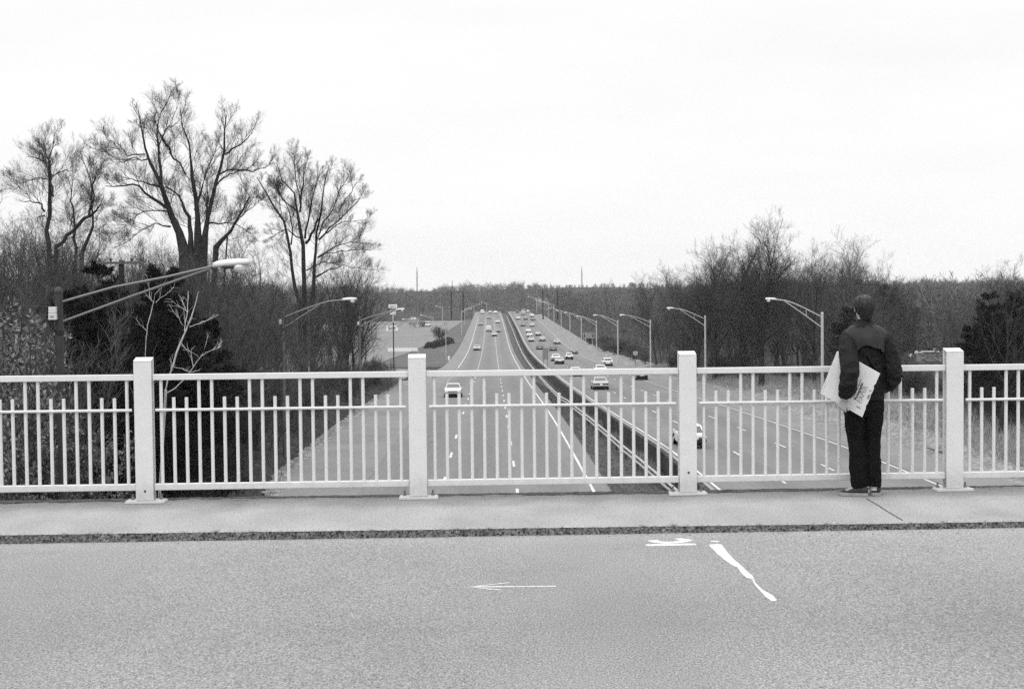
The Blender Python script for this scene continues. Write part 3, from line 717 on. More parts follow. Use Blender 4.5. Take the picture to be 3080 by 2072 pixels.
a = MB().box((-.3, -.2, pz(988)), (36*k, .22, 15*k)).build('letter_panel', M['white'], s, bevel=.08)
text_mesh('lettering', 'SdD', 1.05, M['black'], a, (-.3, -.33, pz(988)), bold=.02)
# cards: white roadside marker
c = at(1350, 1080, 306); zb = ground_z(c.x, 306)
s = empty('fire_hydrant', (c.x, 306, zb), 0, 'small white hydrant on the lawn edge beside the left shoulder', 'hydrant')
MB().tube([(0, 0, -.1), (0, 0, .08), (0, 0, .1), (0, 0, .62), (0, 0, .66), (0, 0, .8), (0, 0, .9)], [.22, .22, .16, .16, .21, .17, .05], 10).build('body', M['white'], s)
MB().tube([(-.26, 0, .48), (.26, 0, .48)], .07, 8).build('nozzle', M['white'], s)
# low white wall, parked vans and shed at the lot
p0, p1 = at(1168, 1053, 372), at(1256, 1049, 372); zb = ground_z(p0.x, 372)
mb = MB(); n = 9
for i in range(n): 
    x = p0.x+(p1.x-p0.x)*(i+.5)/n; mb.box((x, 372, zb+.48), ((p1.x-p0.x)/n*.96, .15, .85)); mb.box((x-(p1.x-p0.x)/n/2, 372, zb+.5), (.2, .25, 1.1))
tag(mb.build('barrier_fence', M['white']), 'long low white board barrier across the entrance of the far lot', 'fence')
# ------------------------------------------------------------------ cars
CARS = {}
def car_proto(kind):
    """body and parts of one car, forward = +Y, origin on the road under its middle"""
    P = dict(sedan=(5.15, 1.86, .94, 1.39, .27, .60, .17, .47), coupe=(4.7, 1.78, .90, 1.30, .20, .60, .20, .47), hatch=(3.95, 1.64, .88, 1.38, .06, .66, .0, .42), wagon=(5.2, 1.88, .95, 1.44, .04, .62, .02, .46), van=(4.9, 1.98, 1.15, 2.05, .02, .86, .02, .60))[kind]
    L, W, belt, roof, rb, fb, deck, _ = P     # rb/fb: where the cabin meets the belt (fractions of L from the rear)
    hw = W/2; y = lambda t: -L/2+t*L
    cabr = {'sedan': (.20, .37, .53, .68), 'coupe': (.16, .38, .52, .68), 'hatch': (.03, .20, .52, .72), 'wagon': (.02, .08, .53, .68), 'van': (.01, .04, .80, .93)}[kind]
    rb0, rr0, rf0, fb0 = cabr                      # belt rear, roof rear, roof front, belt front
    prt = []
    body = MB()
    st = [(0, .42, belt-.20, .86), (.012, .33, belt-.08, .95), (.05, .26, belt-.03, .985), (.15, .24, belt-.005, 1), (.45, .22, belt, 1), (.72, .24, belt-.02, .995), (.93, .27, belt-.12, .97), (.985, .33, belt-.17, .93), (1, .42, belt-.26, .86)]
    if kind in ('hatch', 'wagon', 'van'): st[0] = (0, .42, belt-.05, .90); st[1] = (.012, .33, belt-.02, .96)
    rings = []
    for t, zb, zt, f in st:
        h = hw*f
        rings.append([(-h*.90, y(t), zb), (h*.90, y(t), zb), (h, y(t), zb+.14), (h*1.0, y(t), (zb+zt)/2+.05), (h*.965, y(t), zt-.05), (h*.90, y(t), zt), (-h*.90, y(t), zt), (-h*.965, y(t), zt-.05), (-h, y(t), (zb+zt)/2+.05), (-h, y(t), zb+.14)])
    body.loft(rings)
    bz = belt-.03; a, b_ = hw*.90, hw*.72 if kind != 'van' else hw*.82
    B = [Vector((-a, y(rb0), bz)), Vector((a, y(rb0), bz)), Vector((a, y(fb0), bz)), Vector((-a, y(fb0), bz))]
    T = [Vector((-b_, y(rr0), roof-.02)), Vector((b_, y(rr0), roof-.02)), Vector((b_, y(rf0), roof-.03)), Vector((-b_, y(rf0), roof-.03))]
    m1 = [Vector((v.x*.86, (v.y-y((rr0+rf0)/2))*.9+y((rr0+rf0)/2), roof+.025)) for v in T]
    body.loft([B, T, m1])
    # wheel arches as dark openings
    prt.append(('body', body, 'BODY', .03))
    def pane(name, q, ins, m):
        q = [Vector(v) for v in q]; c = sum(q, Vector())/4; n = (q[1]-q[0]).cross(q[3]-q[0]).normalized()
        if n.dot(c-Vector((0, 0, (belt+roof)/2-.15))) < 0: n = -n
        qi = [c+(v-c)*(1-ins) for v in q]
        mb = MB(); mb.hexa([v-n*.01 for v in qi], [v+n*.007 for v in qi]); prt.append((name, mb, m, 0))
    pane('rear_window', (B[0].lerp(T[0], .12), B[1].lerp(T[1], .12), B[1].lerp(T[1], .97), B[0].lerp(T[0], .97)), .13, 'glass')
    pane('windscreen', (B[2].lerp(T[2], .1), B[3].lerp(T[3], .1), B[3].lerp(T[3], .97), B[2].lerp(T[2], .97)), .12, 'glass')
    for i, j in ((1, 2), (0, 3)):
        lo0, lo1, hi0, hi1 = B[i].lerp(T[i], .16), B[j].lerp(T[j], .16), B[i].lerp(T[i], .92), B[j].lerp(T[j], .92)
        for f0, f1 in ((.03, .49), (.53, .97)):
            pane('side_window', (lo0.lerp(lo1, f0), lo0.lerp(lo1, f1), hi0.lerp(hi1, f1), hi0.lerp(hi1, f0)), .08, 'glass')
    dark = kind in ('hatch', 'coupe')
    bm_ = 'bumperdk' if dark else 'chrome'
    for nm, s in (('rear_bumper', -1), ('front_bumper', 1)):
        mb = MB(); mb.box((0, s*(L/2+.02), .47), (W*.97, .14, .16)); mb.box((hw*.93, s*(L/2-.12), .47), (.1, .3, .15)); mb.box((-hw*.93, s*(L/2-.12), .47), (.1, .3, .15)); prt.append((nm, mb, bm_, .02))
    mb = MB(); mb.box((0, -L/2-.015, .29), (W*.86, .08, .22)); mb.box((0, L/2+.01, .29), (W*.86, .08, .22)); mb.box((0, 0, .21), (W*.80, L*.9, .12)); prt.append(('underbody', mb, 'under', 0))
    zt = belt-.29 if kind != 'van' else .85
    for s in (-1, 1):
        mb = MB(); mb.box((s*hw*.66, -L/2-.012, zt), (W*.27, .05, .17)); prt.append(('tail_light', mb, 'tail', .008))
        mb = MB(); mb.box((s*hw*.68, L/2-.0, belt-.36), (W*.19, .05, .15)); prt.append(('headlight', mb, 'hlamp', .008))
        mb = MB(); mb.box((s*(hw+.05), y(fb0)-.25, belt+.06), (.14, .09, .1)); prt.append(('mirror', mb, 'BODY', .01))
    mb = MB(); mb.box((0, L/2+.0, belt-.36), (W*.50, .05, .16)); prt.append(('grille', mb, 'under', 0))
    mb = MB(); mb.box((0, -L/2-.02, zt-.02 if not dark else zt), (.31, .03, .15)); prt.append(('licence_plate', mb, 'white', 0))
    if kind == 'sedan':
        mb = MB(); mb.box((0, -L/2-.008, zt), (W*.46, .03, .15)); prt.append(('rear_panel', mb, 'tail', 0))
    wr = .325
    for s in (-1, 1):
        for t in (.19, .80):
            mb = MB(); x0, x1 = s*(hw-.20), s*(hw+.006)
            mb.tube([(x0, y(t), wr), (x0, y(t), wr), (x1-s*.03, y(t), wr), (x1, y(t), wr)], [wr*.9, wr, wr, wr*.9], 20)
            hub = MB(); hub.tube([(x1-s*.01, y(t), wr), (x1+s*.012, y(t), wr)], [wr*.56, wr*.5], 14)
            arch = MB(); arch.tube([(s*(hw-.25), y(t), wr+.02), (s*(hw+.002), y(t), wr+.02)], wr*1.16, 20)
            prt.append(('wheel', mb, 'tyre', 0)); prt.append(('>hub_cap', hub, 'chrome', 0)); prt.append(('wheel_arch', arch, 'under', 0))
    return prt
def make_car(kind, paint_, loc, rz, slope, label, extra=None, group='cars on the highway'):
    root = empty('car' if kind != 'van' else 'van', loc, rz, label, 'car' if kind != 'van' else 'van', group)
    root.rotation_euler = (slope, 0, rz)
    if kind not in CARS:
        CARS[kind] = []; last = None
        for nm, mb, m, bv in car_proto(kind):
            sub = nm[0] == '>'
            o = mb.build(nm.lstrip('>'), M['car_white'] if m == 'BODY' else M[m], last if sub else root, bevel=bv, smooth=False)
            if m == 'BODY' and nm == 'body':
                o.data.polygons.foreach_set('use_smooth', [True]*len(o.data.polygons))
                w = o.modifiers.new('w', 'WEIGHTED_NORMAL')
            if not sub: last = o
            CARS[kind].append((o, m, sub))
        new = [x[0] for x in CARS[kind]]
    else:
        new = []; last = None
        for o, m, sub in CARS[kind]:
            c = o.copy(); C.objects.link(c); c.parent = last if sub else root
            if not sub: last = c
            new.append(c)
    for o, (_, m, sub) in zip(new, CARS[kind]):
        if m == 'BODY':
            o.material_slots[0].link = 'OBJECT'; o.material_slots[0].material = M['car_'+paint_]
    if extra == 'rack':
        W = .62; mb = MB()
        for yy in (-.75, .35): mb.box((0, yy, 1.53), (1.5, .05, .04)); mb.box((-.65, yy, 1.49), (.05, .05, .12)); mb.box((.65, yy, 1.49), (.05, .05, .12))
        for k in range(6): mb.box((-.6+k*.24, -.2, 1.555), (.03, 1.5, .03))
        mb.build('roof_rack', M['bumperdk'], root)
    return root
def road_hit(px, py):
    d = ray(px, py); lo, hi = 40.0, 745.0; Y = lo
    prev = None
    for Y in np.arange(50, 790, 1.0):
        z = CAMZ+d.z/d.y*Y
        if z <= zr(Y): return Vector((d.x/d.y*Y, Y, zr(Y)))
    Y = 765.0; return Vector((d.x/d.y*Y, Y, zr(Y)))
def place(px, py, kind, paint_, label, oncoming, extra=None, dY=0):
    p = road_hit(px, py)
    Lh = {'sedan': 2.55, 'coupe': 2.3, 'hatch': 2.0, 'wagon': 2.6, 'van': 2.4}[kind]
    Y = p.y+Lh+dY; u = p.x-xl(p.y); x = xl(Y)+u
    sl_ = math.atan2(zr(Y+2)-zr(Y-2), 4)
    make_car(kind, paint_, (x, Y, zr(Y)+.02), R(0.8)+(math.pi if oncoming else 0), -sl_ if oncoming else sl_, label, extra, 'cars coming down the left roadway' if oncoming else 'cars driving away on the right roadway')
rc = [(2086, 1351, 'hatch', 'white', 'white hatchback with black bumper, nearest car on the right roadway, half behind a post'),
      (1808.5, 1173, 'sedan', 'silver', 'silver sedan with a full width tail panel just below the top rail'),
      (1809, 1127, 'sedan', 'white', 'white sedan mostly hidden behind the top rail, ahead of the silver sedan'),
      (1732.6, 1133, 'coupe', 'white', 'white coupe mostly hidden behind the top rail beside the median wall'),
      (1829, 1102, 'wagon', 'white', 'long white station wagon just above the top rail in the slow lane'),
      (1931.5, 1144, 'hatch', 'beige', 'pale hatchback with dark tail in the slow lane, just under the top rail'),
      (1684, 1096, 'coupe', 'silver', 'silver coupe partly covering the white sedan by the median sign'),
      (1673, 1087, 'sedan', 'white', 'white sedan partly hidden by the silver coupe in the inner lane'),
      (1712.7, 1082, 'hatch', 'white', 'white car in the middle lane just right of the silver coupe'),
      (1727.5, 1065, 'sedan', 'grey', 'grey sedan in the slow lane passing the guide sign'),
      (1665, 1056, 'sedan', 'dark', 'black sedan in the middle lane with a pale plate'),
      (1624, 1052, 'sedan', 'dark', 'dark sedan in the inner lane beside the median sign'),
      (1676.5, 1035.5, 'sedan', 'silver', 'silver sedan in the slow lane ahead of the grey one'),
      (1632, 1027, 'wagon', 'silver', 'station wagon with a roof rack in the middle lane'),
      (1598, 1028.5, 'hatch', 'white', 'white hatchback, last of the tight line of three in the inner lane'),
      (1593.6, 1014.5, 'sedan', 'white', 'white sedan, middle one of the tight line of three in the inner lane'),
      (1590, 1001.5, 'coupe', 'white', 'white coupe leading the tight line of three in the inner lane'),
      (1619, 1010.5, 'coupe', 'silver', 'silver coupe in the middle lane beside the line of three'),
      (1601, 983.5, 'sedan', 'beige', 'pale sedan in the middle lane halfway up the far slope'),
      (1574, 982.5, 'sedan', 'mid', 'dark grey sedan in the inner lane halfway up the far slope'),
      (1604, 964.5, 'sedan', 'mid', 'grey sedan in the outer lane high on the far slope'),
      (1581.5, 962.5, 'coupe', 'mid', 'dark coupe in the middle lane high on the far slope'),
      (1559, 962, 'sedan', 'white', 'white sedan in the inner lane high on the far slope'),
      (1601, 954, 'wagon', 'white', 'white wagon in the outer lane near the crest'),
      (1574.5, 949, 'sedan', 'mid', 'grey sedan just short of the crest behind the pale van'),
      (1574, 943, 'van', 'white', 'white van on the crest of the right roadway'),
      (1556, 941.2, 'hatch', 'dark', 'dark small car on the crest in the inner lane'),
      (1588, 941, 'wagon', 'beige', 'pale wagon on the crest in the outer lane')]
for px, py, k, p_, lb in rc: place(px, py, k, p_, lb, False, 'rack' if 'rack' in lb else None)
lc = [(1361.7, 1197, 'sedan', 'beige', 'pale sedan coming towards the bridge, nearest car on the left roadway'),
      (1434.5, 1054.5, 'sedan', 'silver', 'silver sedan alone in the outer lane of the left roadway'),
      (1487, 1012, 'hatch', 'beige', 'pale car in front of the cluster of three on the left roadway'),
      (1470, 998.5, 'van', 'beige', 'beige van in the middle lane of the cluster on the left roadway'),
      (1497.7, 999.5, 'sedan', 'grey', 'grey sedan at the back of the cluster, inner lane of the left roadway'),
      (1445, 979.5, 'sedan', 'grey', 'small grey sedan in the outer lane below the far bend'),
      (1497, 972.5, 'sedan', 'beige', 'pale sedan in the inner lane of the left roadway near the crest'),
      (1470.7, 959.5, 'sedan', 'grey', 'grey sedan in the middle lane of the left roadway near the crest'),
      (1451, 944.5, 'van', 'white', 'white van coming over the crest of the left roadway'),
      (1474, 942.5, 'sedan', 'beige', 'pale sedan on the crest of the left roadway beside the white van'),
      (1490, 943.5, 'wagon', 'white', 'white wagon on the crest of the left roadway, inner lane')]
for px, py, k, p_, lb in lc: place(px, py, k, p_, lb, True)
# parked at the far lot
for px, py, k, p_, lb in ((1277, 967, 'van', 'white', 'white roofed van parked before the far wood'), (1262, 972, 'van', 'dark', 'dark van parked at the edge of the far lot'), (1258, 981, 'hatch', 'white', 'white car parked on the rim of the far lot')):
    Y = 560; p = at(px, py, Y); make_car(k, p_, (p.x, Y, ground_z(p.x, Y)+.05), R(70), 0, lb, group='vehicles parked at the far lot')
# ------------------------------------------------------------------ vegetation
def nrm(a): return a/np.maximum(np.linalg.norm(a, axis=-1, keepdims=True), 1e-9)
def grow(S, D, Ln, n, wander, trop, rng):
    """polylines from starts S along directions D: (m,n,3)"""
    m = len(S); P = np.empty((m, n, 3)); P[:, 0] = S; d = nrm(D); st = (Ln/(n-1))[:, None]
    for i in range(1, n):
        d = nrm(d+rng.normal(0, wander, (m, 3))+np.array([0, 0, trop])); P[:, i] = P[:, i-1]+d*st
    return P
def sprout(P, Rd, Ln, cnt, t0, t1, a0, a1, l0, l1, rng, rmin, up=.15, rr=.62, tap=.55):
    m, n, _ = P.shape; par = np.repeat(np.arange(m), cnt); k = len(par)
    t = np.tile((np.arange(cnt)+.5)/cnt, m)+rng.uniform(-.5, .5, k)/cnt; t = t0+(t1-t0)*np.clip(t, 0, 1)
    x = t*(n-1); i = np.minimum(x.astype(int), n-2); f = (x-i)[:, None]
    pos = P[par, i]*(1-f)+P[par, i+1]*f; T = nrm(P[par, i+1]-P[par, i])
    r = Rd[par, i]*(1-f[:, 0])+Rd[par, i+1]*f[:, 0]
    v = rng.normal(0, 1, (k, 3)); v[:, 2] += up*2; v -= T*(v*T).sum(1, keepdims=True); v = nrm(v)
    a = np.radians(rng.uniform(a0, a1, k))[:, None]
    D = T*np.cos(a)+v*np.sin(a)
    L_ = Ln[par]*rng.uniform(l0, l1, k)*(1.2-tap*t)
    return pos, D, L_, np.maximum(r*rr, rmin)
def radii(r0, n, tip=.25): return r0[:, None]*np.linspace(1, tip, n)[None]
def tubes(P, Rd, k):
    m, n, _ = P.shape; T = np.empty_like(P); T[:, 1:-1] = P[:, 2:]-P[:, :-2]; T[:, 0] = P[:, 1]-P[:, 0]; T[:, -1] = P[:, -1]-P[:, -2]; T = nrm(T)
    ref = np.where(np.abs(T[..., 2:3]) > .9, np.array([1., .2, 0]), np.array([.1, .2, 1.])); A = nrm(np.cross(T, ref)); B = np.cross(T, A)
    an = np.arange(k)*2*np.pi/k
    V = P[:, :, None]+(A[:, :, None]*np.cos(an)[:, None]+B[:, :, None]*np.sin(an)[:, None])*Rd[:, :, None, None]
    idx = np.arange(m*n*k).reshape(m, n, k); a = idx[:, :-1]; b = idx[:, 1:]
    F = np.stack([a, np.roll(a, -1, 2), np.roll(b, -1, 2), b], -1).reshape(-1, 4)
    return V.reshape(-1, 3), F
def join(parts):
    V = []; F = []; o = 0
    for v, f in parts: V.append(v); F.append(f+o); o += len(v)
    return np.concatenate(V), np.concatenate(F)
def leaves(pos, D, size, ratio, rng, flat=.5):
    """one kite shaped quad per leaf"""
    n = len(pos); D = nrm(D); v = rng.normal(0, 1, (n, 3)); v[:, 2] *= flat; W = nrm(np.cross(D, v))
    s = size*rng.uniform(.6, 1.3, (n, 1)); w = s*ratio
    V = np.stack([pos, pos+D*s*.5+W*w*.5, pos+D*s, pos+D*s*.5-W*w*.5], 1).reshape(-1, 3)
    return V, np.arange(4*n).reshape(n, 4)
def build_tree(name, trunk, crown, mt, mc, leaf=None, ml=None):
    """returns (list of mesh objects) templates, unlinked from any root"""
    out = [np_mesh('trunk', *trunk, mt, smooth=True)]
    if crown: out.append(np_mesh('crown', *crown, mc))
    if leaf: out.append(np_mesh('foliage', *leaf, ml))
    return out
def bare(seed, H, limbs, spec, r0, lean=.04, t0=.28, a=(28, 55), lim_len=(.38, .6), up_trop=.05, stems=1, spread=.0, bend=.06, n0=9, twr=.0065, tap=.75):
    rng = np.random.default_rng(seed)
    S = np.zeros((stems, 3)); S[:, :2] = rng.normal(0, spread, (stems, 2)); D = np.zeros((stems, 3)); D[:, 2] = 1; D[:, :2] = rng.normal(0, lean, (stems, 2))+S[:, :2]*.12
    Ln = H*rng.uniform(.82, 1.0, stems) if stems > 1 else np.array([H*.93])
    P0 = grow(S, D, Ln, n0, bend, .05, rng); R0 = radii(np.full(stems, r0)*(rng.uniform(.6, 1, stems) if stems > 1 else 1), n0, .14)
    R0[:, 0] *= 1.35
    big = [tubes(P0, R0, 7)]; small = []
    P, Rd, Ls = P0, R0, Ln
    p, d, l, r = sprout(P, Rd, Ls, limbs, t0, .97, a[0], a[1], lim_len[0], lim_len[1], rng, .02, .3, .6, tap)
    P1 = grow(p, d, l, 7, .10, up_trop, rng); R1 = radii(r, 7, .2); big.append(tubes(P1, R1, 5))
    pts = [(P0, R0, Ls), (P1, R1, l)]
    cur = (P1, R1, l)
    ends = None
    for j, (c, ang0, ang1, l0, l1, n, wn) in enumerate(spec):
        p, d, l, r = sprout(*cur, c, .18, 1.0, ang0, ang1, l0, l1, rng, twr if j < len(spec)-1 else twr*.8, .25)
        Pn = grow(p, d, l, n, wn, .05, rng); Rn = radii(np.minimum(r, .05/(j+1)), n, .4)
        (small).append(tubes(Pn, Rn, 4 if j == 0 else 3)); cur = (Pn, Rn, l)
    return join(big), join(small), cur
def authored(limbs_px, Y, seed, spec, depth=3.0, extra=7, twr=.004, kk=1.0, fx0=0.0):
    """a tree whose main stems follow measured lines (pixel x, pixel y, width px) at its own distance, with depth spread round the trunk"""
    rng = np.random.default_rng(seed); k = Y/FPX; big = []; P = []; Rr = []; Ls = []
    base = at(limbs_px[0][0][0], limbs_px[0][0][1], Y); gz_ = ground_z(base.x, Y)
    for q in limbs_px:
        q = np.array(q, float); dz = rng.uniform(-1, 1)*depth
        tot = np.cumsum(np.r_[0, np.hypot(np.diff(q[:, 0]), np.diff(q[:, 1]))]); t = np.linspace(0, tot[-1], 9)
        xs = np.interp(t, tot, q[:, 0]); ys = np.interp(t, tot, q[:, 1]); ws = np.interp(t, tot, q[:, 2])
        pts = []
        for i in range(9):
            f = i/8; w = at(xs[i], ys[i], Y+dz*f*(1.0 if len(q) > 2 else .6)); pts.append((w.x, w.y, w.z))
        pts = np.array(pts); pts[1:-1] += rng.normal(0, .05 if kk == 1 else .015, (7, 3))
        P.append(pts); Rr.append(np.maximum(ws*k/2*(.74 if kk == 1 else .52), .008)); Ls.append(tot[-1]*k)
    P = np.array(P)-np.array([base.x, Y, gz_]); Rr = np.array(Rr); Ls = np.array(Ls)
    big.append(tubes(P, Rr, 8))
    zlow = P[:, 0, 2].min()
    for q in range(len(P)):
        if q == 0 or (P[q, 0, 2] < zlow+1.3 and fx0 == 0):
            x, y, z = P[q, 0]; foot = np.array([[[x, y, z+.1], [x*.8+fx0*.4, y*.8, z*.5], [x*.6+fx0, y*.6, -.6]]]); big.append(tubes(foot, np.array([[Rr[q, 0], Rr[q, 0]*.97, Rr[q, 0]*1.1]]), 8))
    p, d, l, r = sprout(P, Rr, np.full(len(Ls), 4.2), extra, .10, 1.0, 22, 55, .26, .50, rng, .010, .35, .75)
    if kk == 1: keep = rng.random(len(p)) < np.repeat(np.minimum(Ls/5.5, 1), extra); p, d, l, r = p[keep], d[keep], l[keep], r[keep]
    P1 = grow(p, d, l*kk, 7, .09, .05, rng); R1 = radii(np.minimum(r, .019), 7, .3); big.append(tubes(P1, R1, 5))
    cur = (P1, R1, l*kk); small = []
    for j, (c, a0, a1, l0, l1, n, wn) in enumerate(spec):
        p, d, l, r = sprout(*cur, c, .1, 1.0, a0, a1, l0, l1, rng, twr, .25)
        Pn = grow(p, d, l, n, wn, .06, rng); Rn = radii(np.minimum(r, (.0080, .0046, .0036)[j]), n, .5); small.append(tubes(Pn, Rn, 3)); cur = (Pn, Rn, l)
    return join(big), join(small), (base.x, Y, gz_)
def put(templ, loc, rz, s, label, name='tree', cat='tree', group=None, first=False, sz=1.0):
    root = empty(name, loc, rz, label, cat, group); root.scale = (s, s, s*sz)
    for t in templ:
        if t.parent is None and first: t.parent = root
        else:
            c = t.copy(); C.objects.link(c); c.parent = root
    return root
used = set()
def plant(key, TP, loc, rz, s, label, name='bare_tree', cat='tree', group=None, sz=1.0):
    px = 1540+loc[0]/loc[1]*FPX                     # keep the brush clear of the two road edge lamps on the left
    if key[:3] in ('mid', 'pin', 'thi') and abs(px-2790) < 52 and loc[1] < 222:
        Y = 226+loc[1]*.2; x = at(px, 900, Y).x; loc = (x, Y, ground_z(x, Y)-.1); s = min(s, .95)
    for c_, y_, hw_, xe_ in ((850, 85, 26, -14.2), (1081, 135, 22, -15.2)):
        if key[0] in 'mtb' and abs(px-c_) < hw_ and loc[1] < y_ and loc[1] > 20:
            Y = y_+1.5+(y_-loc[1])*.25; x = at(px, 900, Y).x; x = min(x, xl(Y)+left_edge_u(Y)-2.2); loc = (x, Y, ground_z(x, Y)-.1)
    f = key not in used; used.add(key)
    return put(TP[key], loc, rz, s, label, name, cat, group, f, sz)

# authored trees on the left skyline
def pz2(l, ox, oy, s=2.614): return [[ox+a/s, oy+b/s, w/s] for a, b, w in l]
SPH = [(8, 22, 50, .38, .66, 5, .09), (7, 22, 50, .38, .68, 4, .11), (3, 22, 48, .45, .8, 3, .12)]
t2 = [pz2(q, 0, 250) for q in (
    [(1450, 1330, 120), (1400, 1180, 80), (1330, 980, 62), (1270, 800, 46), (1210, 670, 34), (1130, 540, 24), (1110, 400, 18), (1085, 210, 10)],
    [(1560, 1330, 100), (1550, 1020, 50), (1520, 760, 40), (1500, 600, 22), (1490, 480, 16), (1420, 330, 12), (1415, 200, 6)],
    [(1600, 1330, 90), (1630, 1080, 44), (1660, 880, 38), (1720, 690, 32), (1770, 580, 26), (1765, 420, 18), (1780, 250, 10)],
    [(1770, 560, 22), (1880, 490, 14), (1960, 420, 9), (1990, 390, 5)],
    [(1710, 730, 22), (1800, 690, 16), (1890, 670, 16), (1960, 700, 14), (2090, 670, 7)],
    [(1680, 840, 20), (1760, 740, 14), (1850, 690, 9), (1900, 680, 6)],
    [(1265, 790, 40), (1270, 650, 26), (1250, 500, 26), (1225, 340, 16), (1290, 200, 10), (1340, 110, 7), (1350, 60, 4)],
    [(1240, 500, 14), (1300, 380, 14), (1350, 290, 8), (1410, 160, 5)],
    [(1140, 560, 16), (990, 572, 10), (960, 500, 6), (830, 440, 4)],
    [(1160, 600, 16), (1060, 590, 11), (960, 615, 8), (850, 540, 5), (790, 510, 3)],
    [(1310, 980, 40), (1180, 890, 28), (1070, 800, 20), (1000, 800, 18), (830, 810, 8)],
    [(1270, 820, 30), (1160, 790, 14), (1080, 770, 12), (960, 740, 6)],
    [(1320, 1010, 20), (1230, 1000, 12), (1090, 1020, 10), (1010, 1100, 6), (880, 1190, 4)],
    [(1340, 1130, 22), (1240, 1100, 12), (1110, 1160, 9), (1000, 1250, 6), (890, 1300, 4)],
    [(1500, 1250, 60), (1480, 1060, 40), (1440, 940, 24), (1390, 880, 18), (1300, 810, 14)],
    [(1540, 1000, 44), (1580, 860, 20), (1620, 700, 12), (1690, 560, 7), (1730, 500, 4)],
    [(1460, 720, 16), (1340, 560, 20), (1290, 440, 22), (1240, 380, 14)],
    [(1700, 1290, 60), (1790, 1190, 36), (1860, 1070, 22), (1930, 960, 18), (1960, 900, 16)],
    [(1960, 900, 8), (2060, 895, 4), (2150, 900, 3)],
    [(1790, 1190, 16), (1900, 1040, 10), (1980, 980, 6), (2060, 900, 4)],
    [(1620, 1110, 30), (1700, 1100, 16), (1850, 1110, 10), (1960, 1180, 6)],
    [(1630, 1060, 30), (1632, 900, 26), (1622, 850, 6)])]
T2 = authored(t2, 85, 21, SPH, 3.5, 13)
t3 = [pz2(q, 600, 400) for q in (
    [(825, 1310, 46), (825, 1000, 44), (810, 880, 38), (790, 700, 32), (770, 590, 24), (755, 480, 16), (650, 370, 10), (610, 240, 5)],
    [(785, 1340, 40), (740, 1150, 34), (725, 960, 30), (705, 860, 30), (650, 670, 24), (560, 540, 20), (500, 430, 14), (450, 350, 6)],
    [(890, 1320, 42), (905, 1090, 36), (915, 900, 26), (925, 740, 20), (970, 560, 16), (985, 400, 10), (1020, 250, 5)],
    [(835, 870, 30), (900, 760, 24), (940, 660, 18), (965, 560, 12)],
    [(790, 620, 22), (805, 430, 20), (820, 330, 10), (860, 180, 4)],
    [(800, 560, 18), (760, 380, 10), (750, 180, 4)],
    [(830, 830, 24), (860, 620, 16), (910, 420, 12), (960, 310, 5)],
    [(920, 850, 20), (960, 720, 14), (1050, 590, 12), (1120, 420, 8), (1180, 330, 4)],
    [(940, 840, 22), (1010, 760, 16), (1120, 660, 14), (1220, 570, 9), (1270, 500, 4)],
    [(930, 980, 20), (1020, 930, 14), (1110, 870, 11), (1200, 860, 8), (1350, 870, 4)],
    [(940, 970, 16), (1050, 930, 10), (1170, 930, 7), (1290, 910, 4)],
    [(1000, 790, 14), (1100, 700, 9), (1240, 690, 5), (1350, 680, 3)],
    [(720, 880, 18), (740, 780, 12), (700, 600, 10), (660, 530, 8), (590, 420, 5)],
    [(800, 830, 16), (690, 760, 10), (600, 800, 7), (510, 850, 4)],
    [(760, 610, 16), (650, 520, 10), (600, 400, 6)],
    [(1100, 600, 12), (1180, 480, 8), (1240, 380, 4)],
    [(640, 650, 10), (630, 500, 6), (590, 380, 3)],
    [(840, 1080, 14), (950, 1020, 12), (1040, 1015, 6)],
    [(920, 1130, 24), (1000, 1080, 14), (1130, 1040, 9), (1250, 1060, 5), (1370, 1080, 3)])]
T3 = authored(t3, 112, 33, SPH, 3.0, 12, .0048)
t1 = [pz2(q, 0, 250) for q in (
    [(385, 1270, 50), (380, 1100, 42), (395, 900, 42), (385, 760, 26), (380, 640, 20), (410, 540, 14), (430, 390, 6)],
    [(410, 890, 26), (400, 760, 18), (395, 640, 14), (370, 560, 9), (340, 450, 4)],
    [(405, 760, 14), (450, 710, 12), (520, 690, 9), (590, 680, 4)],
    [(370, 750, 12), (320, 730, 10), (230, 770, 6), (110, 790, 3)],
    [(350, 1010, 22), (320, 960, 18), (260, 935, 12), (150, 920, 5)],
    [(385, 640, 10), (300, 590, 8), (210, 580, 4)],
    [(440, 1290, 40), (560, 1170, 40), (640, 1080, 38), (740, 1020, 28), (790, 950, 8)],
    [(700, 1040, 26), (720, 900, 18), (740, 790, 12), (770, 690, 8), (830, 600, 4)],
    [(650, 1320, 44), (710, 1180, 26), (730, 900, 16), (690, 700, 10), (640, 560, 4)],
    [(600, 1300, 36), (580, 1000, 18), (560, 850, 12), (570, 780, 6), (540, 700, 3)],
    [(350, 1040, 14), (300, 1070, 8), (270, 1120, 4)])]
T1 = authored(t1, 92, 13, SPH, 3.0, 14)
for (tr, cr, loc), lb in ((T2, 'great many stemmed bare tree towering over the left wood, the tallest in the picture'), (T3, 'tall bare tree fanning out from three trunks at the right end of the left wood'), (T1, 'tall bare tree with a knobbed upright trunk, far left of the skyline')):
    put(build_tree('t', tr, cr, M['bark_dk'], M['twig']), loc, 0, 1, lb, 'bare_tree', 'tree', None, True)
